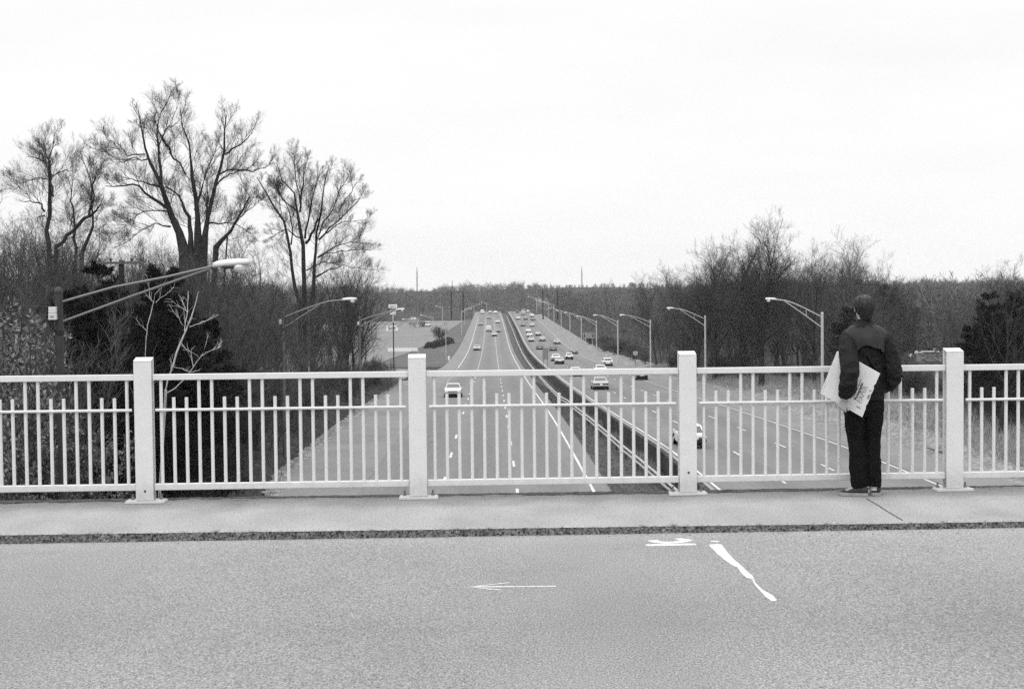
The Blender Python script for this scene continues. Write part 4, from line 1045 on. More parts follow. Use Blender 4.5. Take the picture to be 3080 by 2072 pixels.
# white barked saplings in front of the pines
def sap(limbs, Y, seed, label, cnt=2):
    q = [pz2(l, 0, 750) for l in limbs]; tr, cr, loc = authored(q, Y, seed, [(4, 20, 55, .35, .7, 4, .15)], .5, cnt, .006, .35, -.6)
    put(build_tree('t', tr, cr, M['birch'], M['birch']), loc, 0, 1, label, 'birch_sapling', 'tree', 'white barked saplings before the pines', True)
sap([[(1300, 1120, 16), (1340, 960, 26), (1400, 790, 30), (1450, 640, 24), (1530, 480, 18), (1560, 330, 8)], [(1450, 640, 14), (1475, 500, 14), (1480, 330, 7)], [(1475, 500, 10), (1440, 430, 6)], [(1490, 610, 12), (1620, 560, 9), (1690, 510, 4)], [(1440, 600, 7), (1400, 530, 3)], [(1370, 925, 9), (1440, 940, 7), (1500, 970, 4)]], 45, 5, 'white barked sapling leaning over the railing beside the leftmost post, its top forked')
sap([[(1310, 1130, 16), (1390, 1080, 18), (1480, 980, 16), (1580, 840, 11), (1630, 700, 4)], [(1580, 835, 9), (1650, 800, 8), (1740, 760, 3)], [(1560, 850, 7), (1500, 800, 5), (1440, 790, 3)]], 44, 6, 'low bent white barked sapling curving just over the top rail', 2)
sap([[(1150, 700, 10), (1165, 560, 15), (1205, 440, 12), (1225, 350, 8), (1260, 310, 4)], [(1210, 425, 8), (1180, 370, 6), (1178, 310, 3)], [(1225, 420, 9), (1280, 370, 6), (1340, 330, 4)]], 50, 7, 'small forked white sapling high among the pines', 2)
# templates
TP = {}
SPM = [(6, 25, 60, .35, .6, 5, .15), (6, 25, 60, .35, .65, 4, .18), (3, 25, 60, .45, .8, 3, .2)]
def tmpl(key, args, kw, mt, mc):
    tr, cr, _ = bare(*args, **kw); TP[key] = build_tree(key, tr, cr, M[mt], M[mc])
for i in range(4): tmpl('mid%d' % i, (100+i, 12, 15, SPM, .17), dict(t0=.2, a=(22, 48), bend=.05), ('bark', 'bark_dk', 'bark_mid', 'bark')[i], ('twig', 'twig', 'twig_lt', 'twig')[i])
for i in range(2): tmpl('tall%d' % i, (150+i, 17, 30, [(8, 25, 58, .35, .6, 5, .14), (7, 25, 58, .38, .66, 4, .17), (3, 25, 55, .45, .8, 3, .2)], .30), dict(t0=.20, a=(24, 58), bend=.05, lim_len=(.38, .56), twr=.0085), 'bark_dk', 'twig')
SPT = [(6, 20, 50, .35, .6, 4, .14), (5, 20, 55, .4, .7, 3, .18)]
for i in range(4): tmpl('thick%d' % i, (200+i, 8.5, 11, SPT, .05), dict(stems=9, spread=.9, lean=.16, t0=.15, a=(15, 40), bend=.07, lim_len=(.25, .5)), ('bark_mid', 'bark', 'bark_mid', 'bark')[i], ('twig_lt', 'twig', 'twig', 'twig_lt')[i])
SPB = [(6, 20, 60, .4, .7, 4, .2), (4, 20, 60, .45, .8, 3, .25)]
for i in range(3): tmpl('bush%d' % i, (300+i, 3.2, 9, SPB, .03), dict(stems=12, spread=.5, lean=.4, t0=.1, a=(20, 60), bend=.12, lim_len=(.3, .6)), 'bark', ('twig', 'twig_lt', 'twig')[i])
# conifers
def conifer(seed, H, n=90, needle=.17, droop=-.02):
    rng = np.random.default_rng(seed); P0 = grow(np.zeros((1, 3)), np.array([[0, 0, 1.]]), np.array([H]), 9, .02, .05, rng); R0 = radii(np.array([H*.018]), 9, .1)
    t = rng.uniform(.08, .98, n); x = t*8; i = np.minimum(x.astype(int), 7); f = (x-i)[:, None]; pos = P0[0, i]*(1-f)+P0[0, i+1]*f
    az = rng.uniform(0, 2*np.pi, n); el = rng.uniform(-.05, .35, n)+t*.35
    D = np.stack([np.cos(az)*np.cos(el), np.sin(az)*np.cos(el), np.sin(el)], 1); Ln = H*.36*(1.03-t)**.75*rng.uniform(.55, 1.1, n)+.3
    P1 = grow(pos, D, Ln, 7, .06, .05+droop, rng); R1 = radii(np.full(n, .035), 7, .2)
    p, d, l, r = sprout(P1, R1, Ln, 13, .2, 1, 30, 70, .18, .42, rng, .008, .2, .5)
    P2 = grow(p, d, l, 4, .1, .05, rng); R2 = radii(r, 4, .5)
    p, d, l, r = sprout(P2, R2, l, 26, .0, 1, 15, 70, .2, .3, rng, .004, .5)
    lf = leaves(p, d, needle*1.3, .16, rng)
    return join([tubes(P0, R0, 8), tubes(P1, R1, 5)]), tubes(P2, R2, 3), lf
for i in range(3):
    tr, cr, lf = conifer(400+i, 10, 80); TP['pine%d' % i] = [np_mesh('trunk', *tr, M['bark_dk'], smooth=True), np_mesh('crown', *join([cr, lf]), M['needle'])]
# broadleaf evergreen
def leafy(seed, H, stems=9):
    rng = np.random.default_rng(seed); tr, cr, cur = bare(seed, H, 16, [(6, 20, 65, .4, .7, 4, .2)], .05, stems=stems, spread=.45, lean=.09, t0=.08, bend=.06, lim_len=(.13, .24), tap=.5)
    P, Rr, l = cur; p, d, l, r = sprout(P, Rr, l, 14, .2, 1, 20, 80, .2, .3, rng, .004, .3)
    return tr, cr, leaves(p, d, .12, .5, rng, .7)
tr, cr, lf = leafy(500, 7.2); TP['leafy'] = [np_mesh('stems', *join([tr, cr]), M['bark']), np_mesh('foliage', *lf, M['leaf'])]

rg = random.Random(77)
SKY_L = ([-300, 0, 60, 200, 330, 420, 560, 700, 790, 850, 900, 1000, 1080, 1150, 1200], [640, 690, 650, 705, 770, 790, 745, 770, 750, 770, 795, 795, 815, 850, 868])
SKY_R = ([1480, 1600, 1900, 2060, 2150, 2280, 2400, 2480, 2600, 2700, 2760, 2850, 2950, 3080, 3400], [868, 852, 838, 792, 765, 770, 792, 792, 802, 836, 846, 846, 818, 800, 790])
def top_scale(x, Y, sky, H0):
    px = 1540+x/Y*FPX; v = np.interp(px, *sky); z = at(px, v, Y).z; return max((z-ground_z(x, Y))/H0, .42), px
def gl(x, y): return (x, y, ground_z(x, y)-.1)
# left: pines
for i, (px, Y, s) in enumerate(((330, 52, .80), (215, 58, .80), (440, 54, .84), (545, 60, .88), (640, 70, .74), (290, 66, .92), (490, 68, .98), (130, 66, .72), (390, 46, .58), (600, 56, .62), (250, 46, .56), (510, 47, .55), (180, 50, .6))):
    x = at(px, 900, Y).x
    plant('pine%d' % (i % 3), TP, gl(x, Y), rg.uniform(0, 6), s, 'dark pine with drooping layered boughs in the wood behind the big near lamp', 'pine_tree', 'tree', 'dark pines in the left wood')
# left: leafy evergreen by the near lamp
for px, Y, s, v, lb in ((-45, 30, .95, 950, 'leafy evergreen shrub with glossy leaves at the left picture edge'), (-190, 33, 1.0, 930, 'leafy evergreen shrub mostly outside the left picture edge'), (70, 36.5, .85, 1010, 'leafy evergreen shrub reaching up between the picture edge and the big near lamp'), (212, 37, .6, 1125, 'small leafy evergreen just right of the big near lamp')):
    x = at(px, 1000, Y).x; hz_ = (at(px, v, Y).z-ground_z(x, Y))/6.9; plant('leafy', TP, gl(x, Y), rg.uniform(0, 6), s, lb, 'evergreen_shrub', 'shrub', sz=min(max(hz_/s, .8), 1.25))
# left wood
LWOOD = 'bare trees of the left wood'; lab = 'slender bare tree packed into the left wood below the skyline trees'
for i in range(62):
    Y = rg.uniform(62, 185); le = xl(Y)+left_edge_u(Y); dmax = min(46, .42*Y)
    x = le-3.5-(dmax)*rg.random()**1.2
    if x > le-4.5: x = le-4.5
    h, px_ = top_scale(x, Y, SKY_L, 12.6); h = min(h*rg.choice((.62, .75, .85, .95, 1.02, 1.08)), 1.3)
    if 180 < px_ < 640 and Y < 80: Y += 40; x = at(px_, 900, Y).x; h = min(top_scale(x, Y, SKY_L, 12.6)[0]*.95, 1.2)
    plant('mid%d' % rg.randrange(4), TP, gl(x, Y), rg.uniform(0, 6.28), h, lab, group=LWOOD, sz=rg.uniform(.9, 1.1))
lab2 = 'thicket of thin upright stems in the left wood'
for i in range(66):
    Y = 34+150*rg.random()**1.1; le = xl(Y)+left_edge_u(Y); x = le-2.6-min(34, .40*Y)*rg.random()
    if Y < 48 and x > -13: x = -13-4*rg.random()
    px_ = 1540+x/Y*FPX
    if 150 < px_ < 680 and Y < 82: Y = 84+40*rg.random(); x = at(px_, 900, Y).x
    plant('thick%d' % rg.randrange(4), TP, gl(x, Y), rg.uniform(0, 6.28), min(rg.uniform(.7, 1.15), top_scale(x, Y, SKY_L, 9)[0]*rg.uniform(.7, 1)), lab2, 'thicket', 'thicket', 'thickets of the left wood')
lab3 = 'low tangled bush along the edge of the left shoulder'
for i in range(46):
    Y = 36+150*rg.random(); le = xl(Y)+left_edge_u(Y); x = le-1.6-3.8*rg.random()
    plant('bush%d' % rg.randrange(3), TP, gl(x, Y), rg.uniform(0, 6.28), rg.uniform(.5, 1.1), lab3, 'bush', 'bush', 'bushes along the left shoulder')
for px, Y, v in ((470, 80, 745), (520, 78, 728), (560, 81, 735), (610, 79, 728), (660, 82, 742), (500, 74, 760), (590, 73, 762), (640, 76, 770), (720, 84, 770), (90, 82, 690), (150, 86, 670), (200, 84, 690), (250, 83, 705), (120, 78, 730), (290, 80, 750), (30, 76, 690), (350, 83, 765), (410, 84, 770), (10, 70, 720)):
    x = at(px, 900, Y).x; k = rg.choice(('thick0', 'thick1', 'mid0', 'mid2', 'thick2')); s_ = (at(px, v, Y).z-ground_z(x, Y))/(9.2 if k[0] == 't' else 12.6)
    plant(k, TP, gl(x, Y), rg.uniform(0, 6.28), s_, lab, group=LWOOD)
# right wood
RW = 'bare trees of the right wood'
hero = ((2290, 150, 676, 'tall1', 'largest bare tree on the right, its crooked trunk behind the nearest pale lamp head'), (2150, 176, 752, 'tall0', 'broad dark bare tree just left of the largest tree on the right'), (2600, 150, 712, 'mid2', 'thin pale bare tree rising above the person'), (2530, 165, 770, 'mid0', 'bare tree with a slim crown just left of the person'), (1975, 240, 830, 'mid3', 'slender bare tree standing clear at the left end of the right wood'), (2450, 140, 790, 'mid1', 'bare tree between the nearest pale lamp pole and the largest tree'), (3010, 84, 822, 'mid0', 'dark spreading bare tree near the right picture edge'),
        (2225, 168, 735, 'tall0', 'full crowned bare tree close behind the largest tree on the right'), (2365, 162, 748, 'tall1', 'full crowned bare tree just right of the largest tree on the right'), (2090, 190, 800, 'tall1', 'bare tree at the left shoulder of the tall group on the right'), (2665, 170, 785, 'mid1', 'bare tree behind the right shoulder of the person'))
for px, Y, s, k, lb in hero:
    x = at(px, 1000, Y).x; s = (at(px, s, Y).z-ground_z(x, Y))/(12.4 if k[0] == 'm' else 17.6); plant(k, TP, gl(x, Y), rg.uniform(0, 6), s, lb)
lab = 'bare tree packed into the right wood beyond the verge'
def verge_d(Y): return lin(Y, [60, 75, 95, 130, 180, 250, 400], [4, 5, 8.5, 8.5, 5, 4, 4])
for i in range(165):
    Y = 78+360*rg.random()**1.35 if i < 120 else rg.uniform(125, 290); re = xl(Y)+right_edge_u(Y); w = min(75, .36*Y+6); x = re+verge_d(Y)+1.5+w*rg.random()
    if i >= 120: x = at(rg.uniform(2040, 2700), 900, Y).x; x = max(x, re+verge_d(Y)+1.5)
    if Y < 228 and abs(1540+x/Y*FPX-2785) < 70: Y += 140; x = at(2785+60*rg.uniform(-1, 1), 900, Y).x
    h = min(top_scale(x, Y, SKY_R, 12.6)[0]*rg.choice((.6, .72, .82, .92, 1.0, 1.06)), 1.35)
    plant('mid%d' % rg.randrange(4), TP, gl(x, Y), rg.uniform(0, 6.28), h, lab, group=RW, sz=rg.uniform(.88, 1.08))
for i in range(70):
    Y = 76+300*rg.random()**1.4; re = xl(Y)+right_edge_u(Y); w = min(40, .25*Y+5); x = re+verge_d(Y)+w*rg.random()
    if Y < 222 and abs(1540+x/Y*FPX-2785) < 60 and i % 6: continue
    plant('thick%d' % rg.randrange(4), TP, gl(x, Y), rg.uniform(0, 6.28), rg.uniform(.6, 1.05), 'thicket of thin upright stems at the edge of the right wood', 'thicket', 'thicket', 'thickets of the right wood')
for i in range(60):
    Y = 72+330*rg.random()**1.3; re = xl(Y)+right_edge_u(Y); x = re+verge_d(Y)*rg.uniform(.85, 1.15)+rg.uniform(-.3, 1)
    plant('bush%d' % rg.randrange(3), TP, gl(x, Y), rg.uniform(0, 6.28), rg.uniform(.5, 1.15), 'low tangled bush along the verge of the right wood', 'bush', 'bush', 'bushes along the right verge')
for px, Y, s in ((2570, 180, 1.15), (2745, 210, 1.2), (2805, 215, 1.12), (2660, 190, 1.1), (2540, 130, .75), (3000, 92, .72), (2930, 96, .6), (3060, 88, .8), (3130, 92, .85), (2985, 100, .78)):
    x = at(px, 1000, Y).x; plant('pine%d' % rg.randrange(3), TP, gl(x, Y), rg.uniform(0, 6), s, 'dark conifer standing among the bare trees of the right wood', 'pine_tree', 'tree', 'dark conifers in the right wood')
# mid distance on both sides up to the crest
for i in range(60):
    side = rg.random() < .62; Y = rg.uniform(400, 790)
    if side: x = xl(Y)+right_edge_u(Y)+5+110*rg.random()
    else:
        Y = rg.uniform(575, 800); x = xl(Y)+left_edge_u(Y)-lin(Y, [575, 700, 800], [42, 10, 8])-170*rg.random()
    plant('mid%d' % rg.randrange(4), TP, gl(x, Y), rg.uniform(0, 6.28), rg.uniform(.85, 1.15), 'hazy bare tree on the far slope '+('right' if side else 'left')+' of the highway', 'bare_tree', 'tree', 'bare trees on the far slope '+('right' if side else 'left')+' of the highway')
# far wood: one mass of thin crowns
rng = np.random.default_rng(9); pos = []; 
for i in range(3500):
    y = rng.uniform(800, 1180) if i < 2600 else rng.uniform(1180, 1650); x = rng.uniform(-560, 560)
    if 800 < y < 850 and -45 < x < 30 and y < 830: continue
    pos.append((x, y, 1.0))
for i in range(900):
    y = rng.uniform(430, 800); x = xl(y)+right_edge_u(y)+12+rng.uniform(0, 1)**1.3*240; pos.append((x, y, .9))
for i in range(420):
    y = rng.uniform(600, 800); x = xl(y)-60-rng.uniform(0, 1)*260; pos.append((x, y, .95))
for i in range(500):
    y = rng.uniform(190, 430); x = xl(y)+right_edge_u(y)+40+rng.uniform(0, 1)*140; pos.append((x, y, .85))
for i in range(420):
    y = rng.uniform(90, 330); x = -64-rng.uniform(0, 1)*110-.25*(y-90); pos.append((x, y, .85))
pos = np.array(pos); m = len(pos); zz_ = np.array([ground_z(a, b) for a, b, _ in pos]); H = pos[:, 2]*rng.uniform(9.5, 17.5, m)*np.where(rng.random(m) < .12, 1.12, 1)
pxf = 1540+pos[:, 0]/pos[:, 1]*FPX
vt = 4*np.sin(pxf*.031)+3.5*np.sin(pxf*.083+1)+3*np.sin(pxf*.19)+np.interp(pxf, [0, 900, 1150, 1250, 1300, 1350, 1420, 1480, 1560, 1640, 1690, 1730, 1760, 1820, 1900, 2200, 2700, 3200], [845, 850, 858, 866, 866, 858, 852, 847, 851, 856, 866, 880, 882, 876, 866, 852, 842, 835])
zt_ = CAMZ+(870-.00995*(pxf-1540)-vt)/FPX*pos[:, 1]
H = np.clip((zt_-zz_)*rng.uniform(.6, 1.03, m)*np.where(rng.random(m) < .06, 1.1, 1), 5.5, 24)/.92
S = np.stack([pos[:, 0], pos[:, 1], zz_-.3], 1)
P0 = grow(S, np.tile([0, 0, 1.], (m, 1))+rng.normal(0, .04, (m, 3)), H*.80, 4, .04, .05, rng); R0 = radii(np.full(m, .16), 4, .2)
p, d, l, r = sprout(P0, R0, H, 34, .04, 1, 25, 68, .18, .36, rng, .02, .3)
P1 = grow(p, d, l, 3, .12, .08, rng); R1 = radii(np.full(len(p), .040), 3, .35)
p, d, l, r = sprout(P1, R1, l, 5, .2, 1, 20, 65, .35, .7, rng, .02, .3)
tw = leaves(p, d, 1.8, .07, rng)
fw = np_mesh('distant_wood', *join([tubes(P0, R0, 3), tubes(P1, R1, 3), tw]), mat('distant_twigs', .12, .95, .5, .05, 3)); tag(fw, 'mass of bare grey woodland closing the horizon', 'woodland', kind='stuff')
# hedge, lawn tree, pale bush
tr, cr, _ = bare(610, 4.6, 22, [(7, 20, 60, .35, .6, 4, .15), (6, 20, 60, .4, .7, 3, .2)], .09, stems=4, spread=.15, lean=.3, t0=.2, a=(20, 50), lim_len=(.4, .65), twr=.012)
p = at(1322, 1031, 425); put(build_tree('t', tr, cr, M['bark_dk'], M['bark_dk']), gl(p.x, 425), 0, 1.05, 'round bare shrub tree on the lawn above the clipped hedge', 'ornamental_tree', 'tree', None, True)
rngh = np.random.default_rng(4); a0, a1 = at(1289, 1046, 388), at(1352, 1030, 424); n = 7000
tt = rngh.uniform(0, 1, n); th = rngh.uniform(0, np.pi, n); rad = 1.0+.22*np.sin(tt*21)+.12*np.sin(tt*47)
Pc = np.stack([a0.x+(a1.x-a0.x)*tt, 388+36*tt, np.zeros(n)], 1); zb = np.array([ground_z(q[0], q[1]) for q in Pc])
off = np.stack([np.cos(th)*rad*1.1, np.zeros(n), np.sin(th)*rad*1.35], 1); Pc += off*rngh.uniform(.7, 1.02, (n, 1)); Pc[:, 2] += zb
h = np_mesh('hedge', *leaves(Pc, off+rngh.normal(0, .5, (n, 3)), .30, .7, rngh), M['hedge']); tag(h, 'dark clipped hedge mound across the lawn below the shrub tree', 'hedge')
tr, cr, _ = bare(611, 5, 16, [(6, 20, 60, .4, .6, 4, .15), (5, 20, 60, .4, .8, 3, .2)], .06, stems=7, spread=.4, lean=.35, t0=.1, twr=.02)
p = at(1240, 985, 545); put(build_tree('t', tr, cr, M['birch'], M['birch']), gl(p.x, 545), 0, .85, 'pale rounded bush at the far side of the lot', 'bush', 'bush', None, True)
p = at(1588, 940, 815); put([c for c in build_tree('t', tr, cr, M['birch'], M['birch'])], (p.x+9, 815, ground_z(p.x+9, 800)-1), 1, 1.55, 'pale rounded tree just beyond the crest of the right roadway', 'bare_tree', 'tree', None, True)
# pale stone wall glimpsed in the right wood
c = at(2790, 1018, 222); zb = ground_z(c.x, 222)+.1
s = empty('stone_wall', (c.x, 222, zb), 0, 'pale rubble wall with light coping glimpsed through the right wood', 'wall')
rs_ = random.Random(5)
mb = MB()
for r_ in range(5):
    for q in range(9):
        w = .3; mb.box((-1.0+q*.29+rs_.uniform(-.03, .03)+(r_ % 2)*.12, rs_.uniform(-.06, .06), .12+r_*.2), (w*rs_.uniform(.8, 1), .4, .19), rs_.uniform(-.1, .1))
mb.box((.1, .1, .2), (2.6, .5, 1.2)); mb.build('rubble', M['stone'], s, bevel=.03)
mb = MB(); mb.box((.1, 0, 1.02), (1.4, .55, .13)); mb.box((1.0, 0, .98), (.45, .55, .13)); mb.box((-.75, 0, .92), (.5, .5, .10), 0); mb.build('coping', M['stonew'], s, bevel=.03)
for x, z, r_ in ((-1.75, .55, .30), (-1.15, .9, .22), (.72, 1.25, .14)):
    b_ = MB(); b_.loft([[(x+math.cos(t)*r_*q*1.1, math.sin(t)*r_*q, z+r_*w) for t in np.linspace(0, 6.283, 13)[:-1]] for q, w in ((.3, -.9), (.8, -.6), (1, 0), (.8, .6), (.35, .92))]); b_.build('rounded_stone', M['stonew'], s, smooth=True)
s.scale = (1.5, 1.5, 1.5)
# dry grass: tall blades along the right verge and short ones on banks and median
def blades(n, fx, hmin, hmax, w, rng, lean=.35):
    X, Y = fx(n); Zg = np.array([ground_z(a, b) for a, b in zip(X, Y)]); P = np.stack([X, Y, Zg], 1)
    D = rng.normal(0, lean, (n, 3)); D[:, 2] = 1; h = rng.uniform(hmin, hmax, (n, 1)); D = nrm(D)*h
    az = rng.uniform(0, 6.28, n); W = np.stack([np.cos(az), np.sin(az), np.zeros(n)], 1)*w
    return np.stack([P-W, P+W, P+D], 1).reshape(-1, 3), np.arange(3*n).reshape(n, 3)
rng = np.random.default_rng(31)
def fx(n):
    Y = 72+170*rng.random(n)**1.5; re = np.array([xl(a)+right_edge_u(a) for a in Y]); vd = np.array([verge_d(a) for a in Y]); t = rng.random(n)
    return re+.6+vd*(1-.75*t**2.2)*1.08, Y
np1 = blades(42000, fx, .25, .8, .02, rng); o = np_mesh('tall_grass', *np1, M['grass']); tag(o, 'pale dry tall grass along the right verge', 'grass', kind='stuff')
def fx2(n):
    Y = 40+160*rng.random(n)**1.4; t = rng.random(n); w = np.array([wall_u(a) for a in Y]); return np.array([xl(a) for a in Y])+4.6+(w-5)*t, Y
def fx3(n):
    Y = 34+160*rng.random(n)**1.3; le = np.array([xl(a)+left_edge_u(a) for a in Y]); return le-.1-7*rng.random(n)**1.3, Y
o = np_mesh('short_grass', *join([blades(22000, fx2, .05, .22, .015, rng), blades(30000, fx3, .06, .35, .015, rng)]), M['grass_dk']); tag(o, 'short winter grass on the median and the left bank', 'grass', kind='stuff')
# weeds against the median wall
def fx4(n):
    Y = 55+90*rng.random(n); w = np.array([wall_u(a) for a in Y]); c = np.sin(Y*.9)+np.sin(Y*.37); k = c > .3
    return (np.array([xl(a) for a in Y])+w-.15-.6*rng.random(n))[k], Y[k]
X, Yq = fx4(9000); o = np_mesh('wall_weeds', *blades(len(X), lambda n: (X, Yq), .3, 1.0, .02, rng, .2), M['grass']); tag(o, 'dry weeds at the foot of the median wall', 'weeds', kind='stuff')
# ------------------------------------------------------------------ the person at the railing
PO = on_z(2590, 1490, 0)
person = empty('person', PO, 0, 'person in a dark windbreaker and black trousers from behind, holding a board', 'person')
def circ(c, rx, ry, n=24, ax=(1, 0, 0), ay=(0, 1, 0)):
    c, ax, ay = Vector(c), Vector(ax), Vector(ay)
    return [c+ax*(rx*math.cos(2*math.pi*k/n))+ay*(ry*math.sin(2*math.pi*k/n)) for k in range(n)]
def limb(mb, pts, n=14):
    mb.tube([p[:3] for p in pts], [p[3] for p in pts], n, dup=False)
def soft(o, vox, it=4, noise=0, size=.1):
    r = o.modifiers.new('r', 'REMESH'); r.mode = 'VOXEL'; r.voxel_size = vox; r.use_smooth_shade = True
    s = o.modifiers.new('s', 'SMOOTH'); s.iterations = it; s.factor = .5
    if noise:
        t = bpy.data.textures.new('folds', 'CLOUDS'); t.noise_scale = size; t.noise_depth = 3
        d = o.modifiers.new('d', 'DISPLACE'); d.texture = t; d.strength = noise; d.mid_level = .5; d.texture_coords = 'LOCAL'
    return o
# body: one surface, head with face, arms, hands, legs
b = MB(); HX = .030
b.loft([circ((HX, .0, .86), .14, .09), circ((HX, 0, .95), .13, .085), circ((HX, 0, 1.1), .125, .085), circ((HX, 0, 1.28), .155, .095), circ((HX, 0, 1.39), .15, .085), circ((HX, 0, 1.45), .085, .065), circ((HX+.003, .005, 1.49), .058, .058), circ((HX+.004, .012, 1.56), .054, .056)])
hd = []
for z, rx, ry, cy in ((1.525, .030, .035, .060), (1.545, .050, .060, .045), (1.57, .060, .078, .032), (1.60, .067, .088, .022), (1.635, .072, .094, .016), (1.67, .073, .095, .014), (1.70, .067, .088, .012), (1.725, .05, .068, .010), (1.742, .02, .03, .01)): hd.append(circ((HX+.002, cy, z), rx, ry))
b.loft(hd)
b.tube([(HX, .098, 1.655), (HX, .118, 1.62), (HX, .104, 1.612)], [.008, .014, .010], 8, dup=False)              # nose
for s in (-1, 1):
    b.tube([(HX+s*.048, .088, 1.662), (HX+s*.015, .103, 1.66)], [.007, .007], 6, dup=False)                     # brow
    b.tube([(HX+s*.072, .012, 1.655), (HX+s*.080, .002, 1.645), (HX+s*.078, .008, 1.61)], [.012, .014, .009], 8, dup=False)   # ear
b.tube([(HX-.024, .094, 1.583), (HX, .103, 1.582), (HX+.024, .094, 1.583)], [.005, .008, .005], 8, dup=False)   # lips
limb(b, [(-.12, 0, 1.41, .05), (-.145, -.12, 1.25, .047), (-.155, -.225, 1.08, .040), (-.170, -.20, .97, .038), (-.180, -.152, .885, .027), (-.186, -.143, .845, .026)])
limb(b, [(.18, 0, 1.41, .05), (.245, -.04, 1.25, .046), (.275, -.06, 1.10, .040), (.25, .05, 1.0, .034), (.20, .14, .95, .026)])
limb(b, [(.20, .14, .95, .026), (.17, .17, .93, .034), (.14, .17, .915, .028)])
for k in range(4): limb(b, [(.16+.0*k, .17+.012*k-.015, .935-.018*k, .010), (.125, .165+.01*k, .92-.019*k, .0095), (.10, .155+.008*k, .905-.018*k, .008)], 8)
U = Vector((.343, -.09, -.204)).normalized()
Kn = Vector((-.196, -.136, .806))
b.hexa([Kn+Vector((.012, -.012, .055))-U*.028, Kn+Vector((.012, -.012, .055))+U*.028, Kn+Vector((.012, .014, .055))+U*.028, Kn+Vector((.012, .014, .055))-U*.028],
       [Kn-U*.043+Vector((0, -.015, 0)), Kn+U*.043+Vector((0, -.015, 0)), Kn+U*.043+Vector((0, .012, 0)), Kn-U*.043+Vector((0, .012, 0))])
for k, (ln, r) in enumerate(((.9, .0088), (1, .0098), (1.05, .0100), (.97, .0096))):
    p0 = Kn+U*(.0225*(k-1.5)); q = Vector
    limb(b, [(*p0, r*1.1), (*(p0+q((.0, -.006, -.024*ln))), r*1.08), (*(p0+q((.004, .012, -.042*ln))), r), (*(p0+q((.008, .036, -.038*ln))), r*.95), (*(p0+q((.010, .045, -.014*ln))), r*.85)], 8)
limb(b, [(*(Kn+Vector((.03, -.012, .045))), .012), (*(Kn+U*.05+Vector((0, -.02, .022))), .0112), (*(Kn+U*.056+Vector((0, -.022, -.004))), .0098), (*(Kn+U*.050+Vector((0, -.02, -.022))), .008)], 8)
limb(b, [(-.045, 0, .88, .085), (-.06, .0, .75, .072), (-.040, .02, .47, .05), (-.03, -.01, .25, .046), (-.016, -.01, .06, .034)])
limb(b, [(.105, 0, .88, .085), (.112, 0, .75, .07), (.106, .02, .47, .05), (.106, -.01, .25, .044), (.112, -.01, .06, .034)])
limb(b, [(-.016, -.01, .05, .034), (-.08, .005, .04, .03), (-.14, .015, .035, .022)]); limb(b, [(.112, -.01, .05, .034), (.13, .08, .04, .03), (.145, .15, .035, .022)])
soft(b.build('body', M['skin'], person, smooth=True), .0055, 3)
# eyes
for s in (-1, 1):
    e_ = MB(); c0 = Vector((HX+s*.030, .092, 1.648)); e_.loft([[c0+Vector((math.cos(t)*.011*w, z, math.sin(t)*.009*w)) for t in np.linspace(0, 6.283, 11)[:-1]] for z, w in ((-.008, .6), (.002, 1), (.008, .7), (.011, .2))]); e_.build('eye', M['white'], person, smooth=True)
# hair
hr = MB(); rgs = []; rh = random.Random(6); nseg = 72; st_ = [rh.uniform(-1, 1) for _ in range(nseg)]
for z, rx, ry, cx, cy in ((1.528, .036, .044, .037, -.014), (1.545, .045, .056, .037, -.012), (1.575, .054, .072, .037, -.008), (1.60, .069, .084, .035, -.004), (1.62, .081, .094, .031, 0), (1.65, .0875, .101, .028, .004), (1.685, .0865, .101, .027, .008), (1.715, .078, .092, .027, .010), (1.737, .058, .070, .028, .010), (1.750, .034, .042, .030, .008), (1.755, .01, .012, .03, .006)):
    r_ = []
    for k in range(nseg):
        a = 2*math.pi*k/nseg; j = 1+.016*st_[k]+.012*st_[(k*7+int(z*40)) % nseg]
        x, y = cx+rx*j*math.cos(a), cy+ry*j*math.sin(a)
        if z < 1.69: y = min(y, .062 if z > 1.62 else .030-.5*(1.62-z))
        r_.append((x, y, z+.004*st_[(k*3) % nseg]))
    rgs.append(r_)
hr.loft(rgs)
HZ = [1.528, 1.545, 1.575, 1.60, 1.62, 1.65, 1.685, 1.715, 1.737, 1.750]; HRX = [.036, .045, .054, .069, .081, .0875, .0865, .078, .058, .034]; HRY = [.044, .056, .072, .084, .094, .101, .101, .092, .070, .042]; HCX = [.037, .037, .037, .035, .031, .028, .027, .027, .028, .030]; HCY = [-.014, -.012, -.008, -.004, 0, .004, .008, .010, .010, .008]
for k in range(420):       # locks of hair lying over the crown and nape
    a = math.radians(rh.uniform(165, 375)); z0_ = rh.uniform(1.55, 1.748); ln_ = rh.uniform(.03, .06); pts = []; da = rh.uniform(-.25, .25)
    for f in (0, .35, .7, 1):
        z = max(z0_-ln_*f, 1.522); aa = a+da*f; o = .999+.035*f*rh.uniform(.3, 1)
        pts.append((lin(z, HZ, HCX)+lin(z, HZ, HRX)*o*math.cos(aa), lin(z, HZ, HCY)+lin(z, HZ, HRY)*o*math.sin(aa), z))
    hr.tube(pts, [.0015, .0042, .0036, .0006], 4)
hr.build('hair', M['hair'], person, smooth=True)
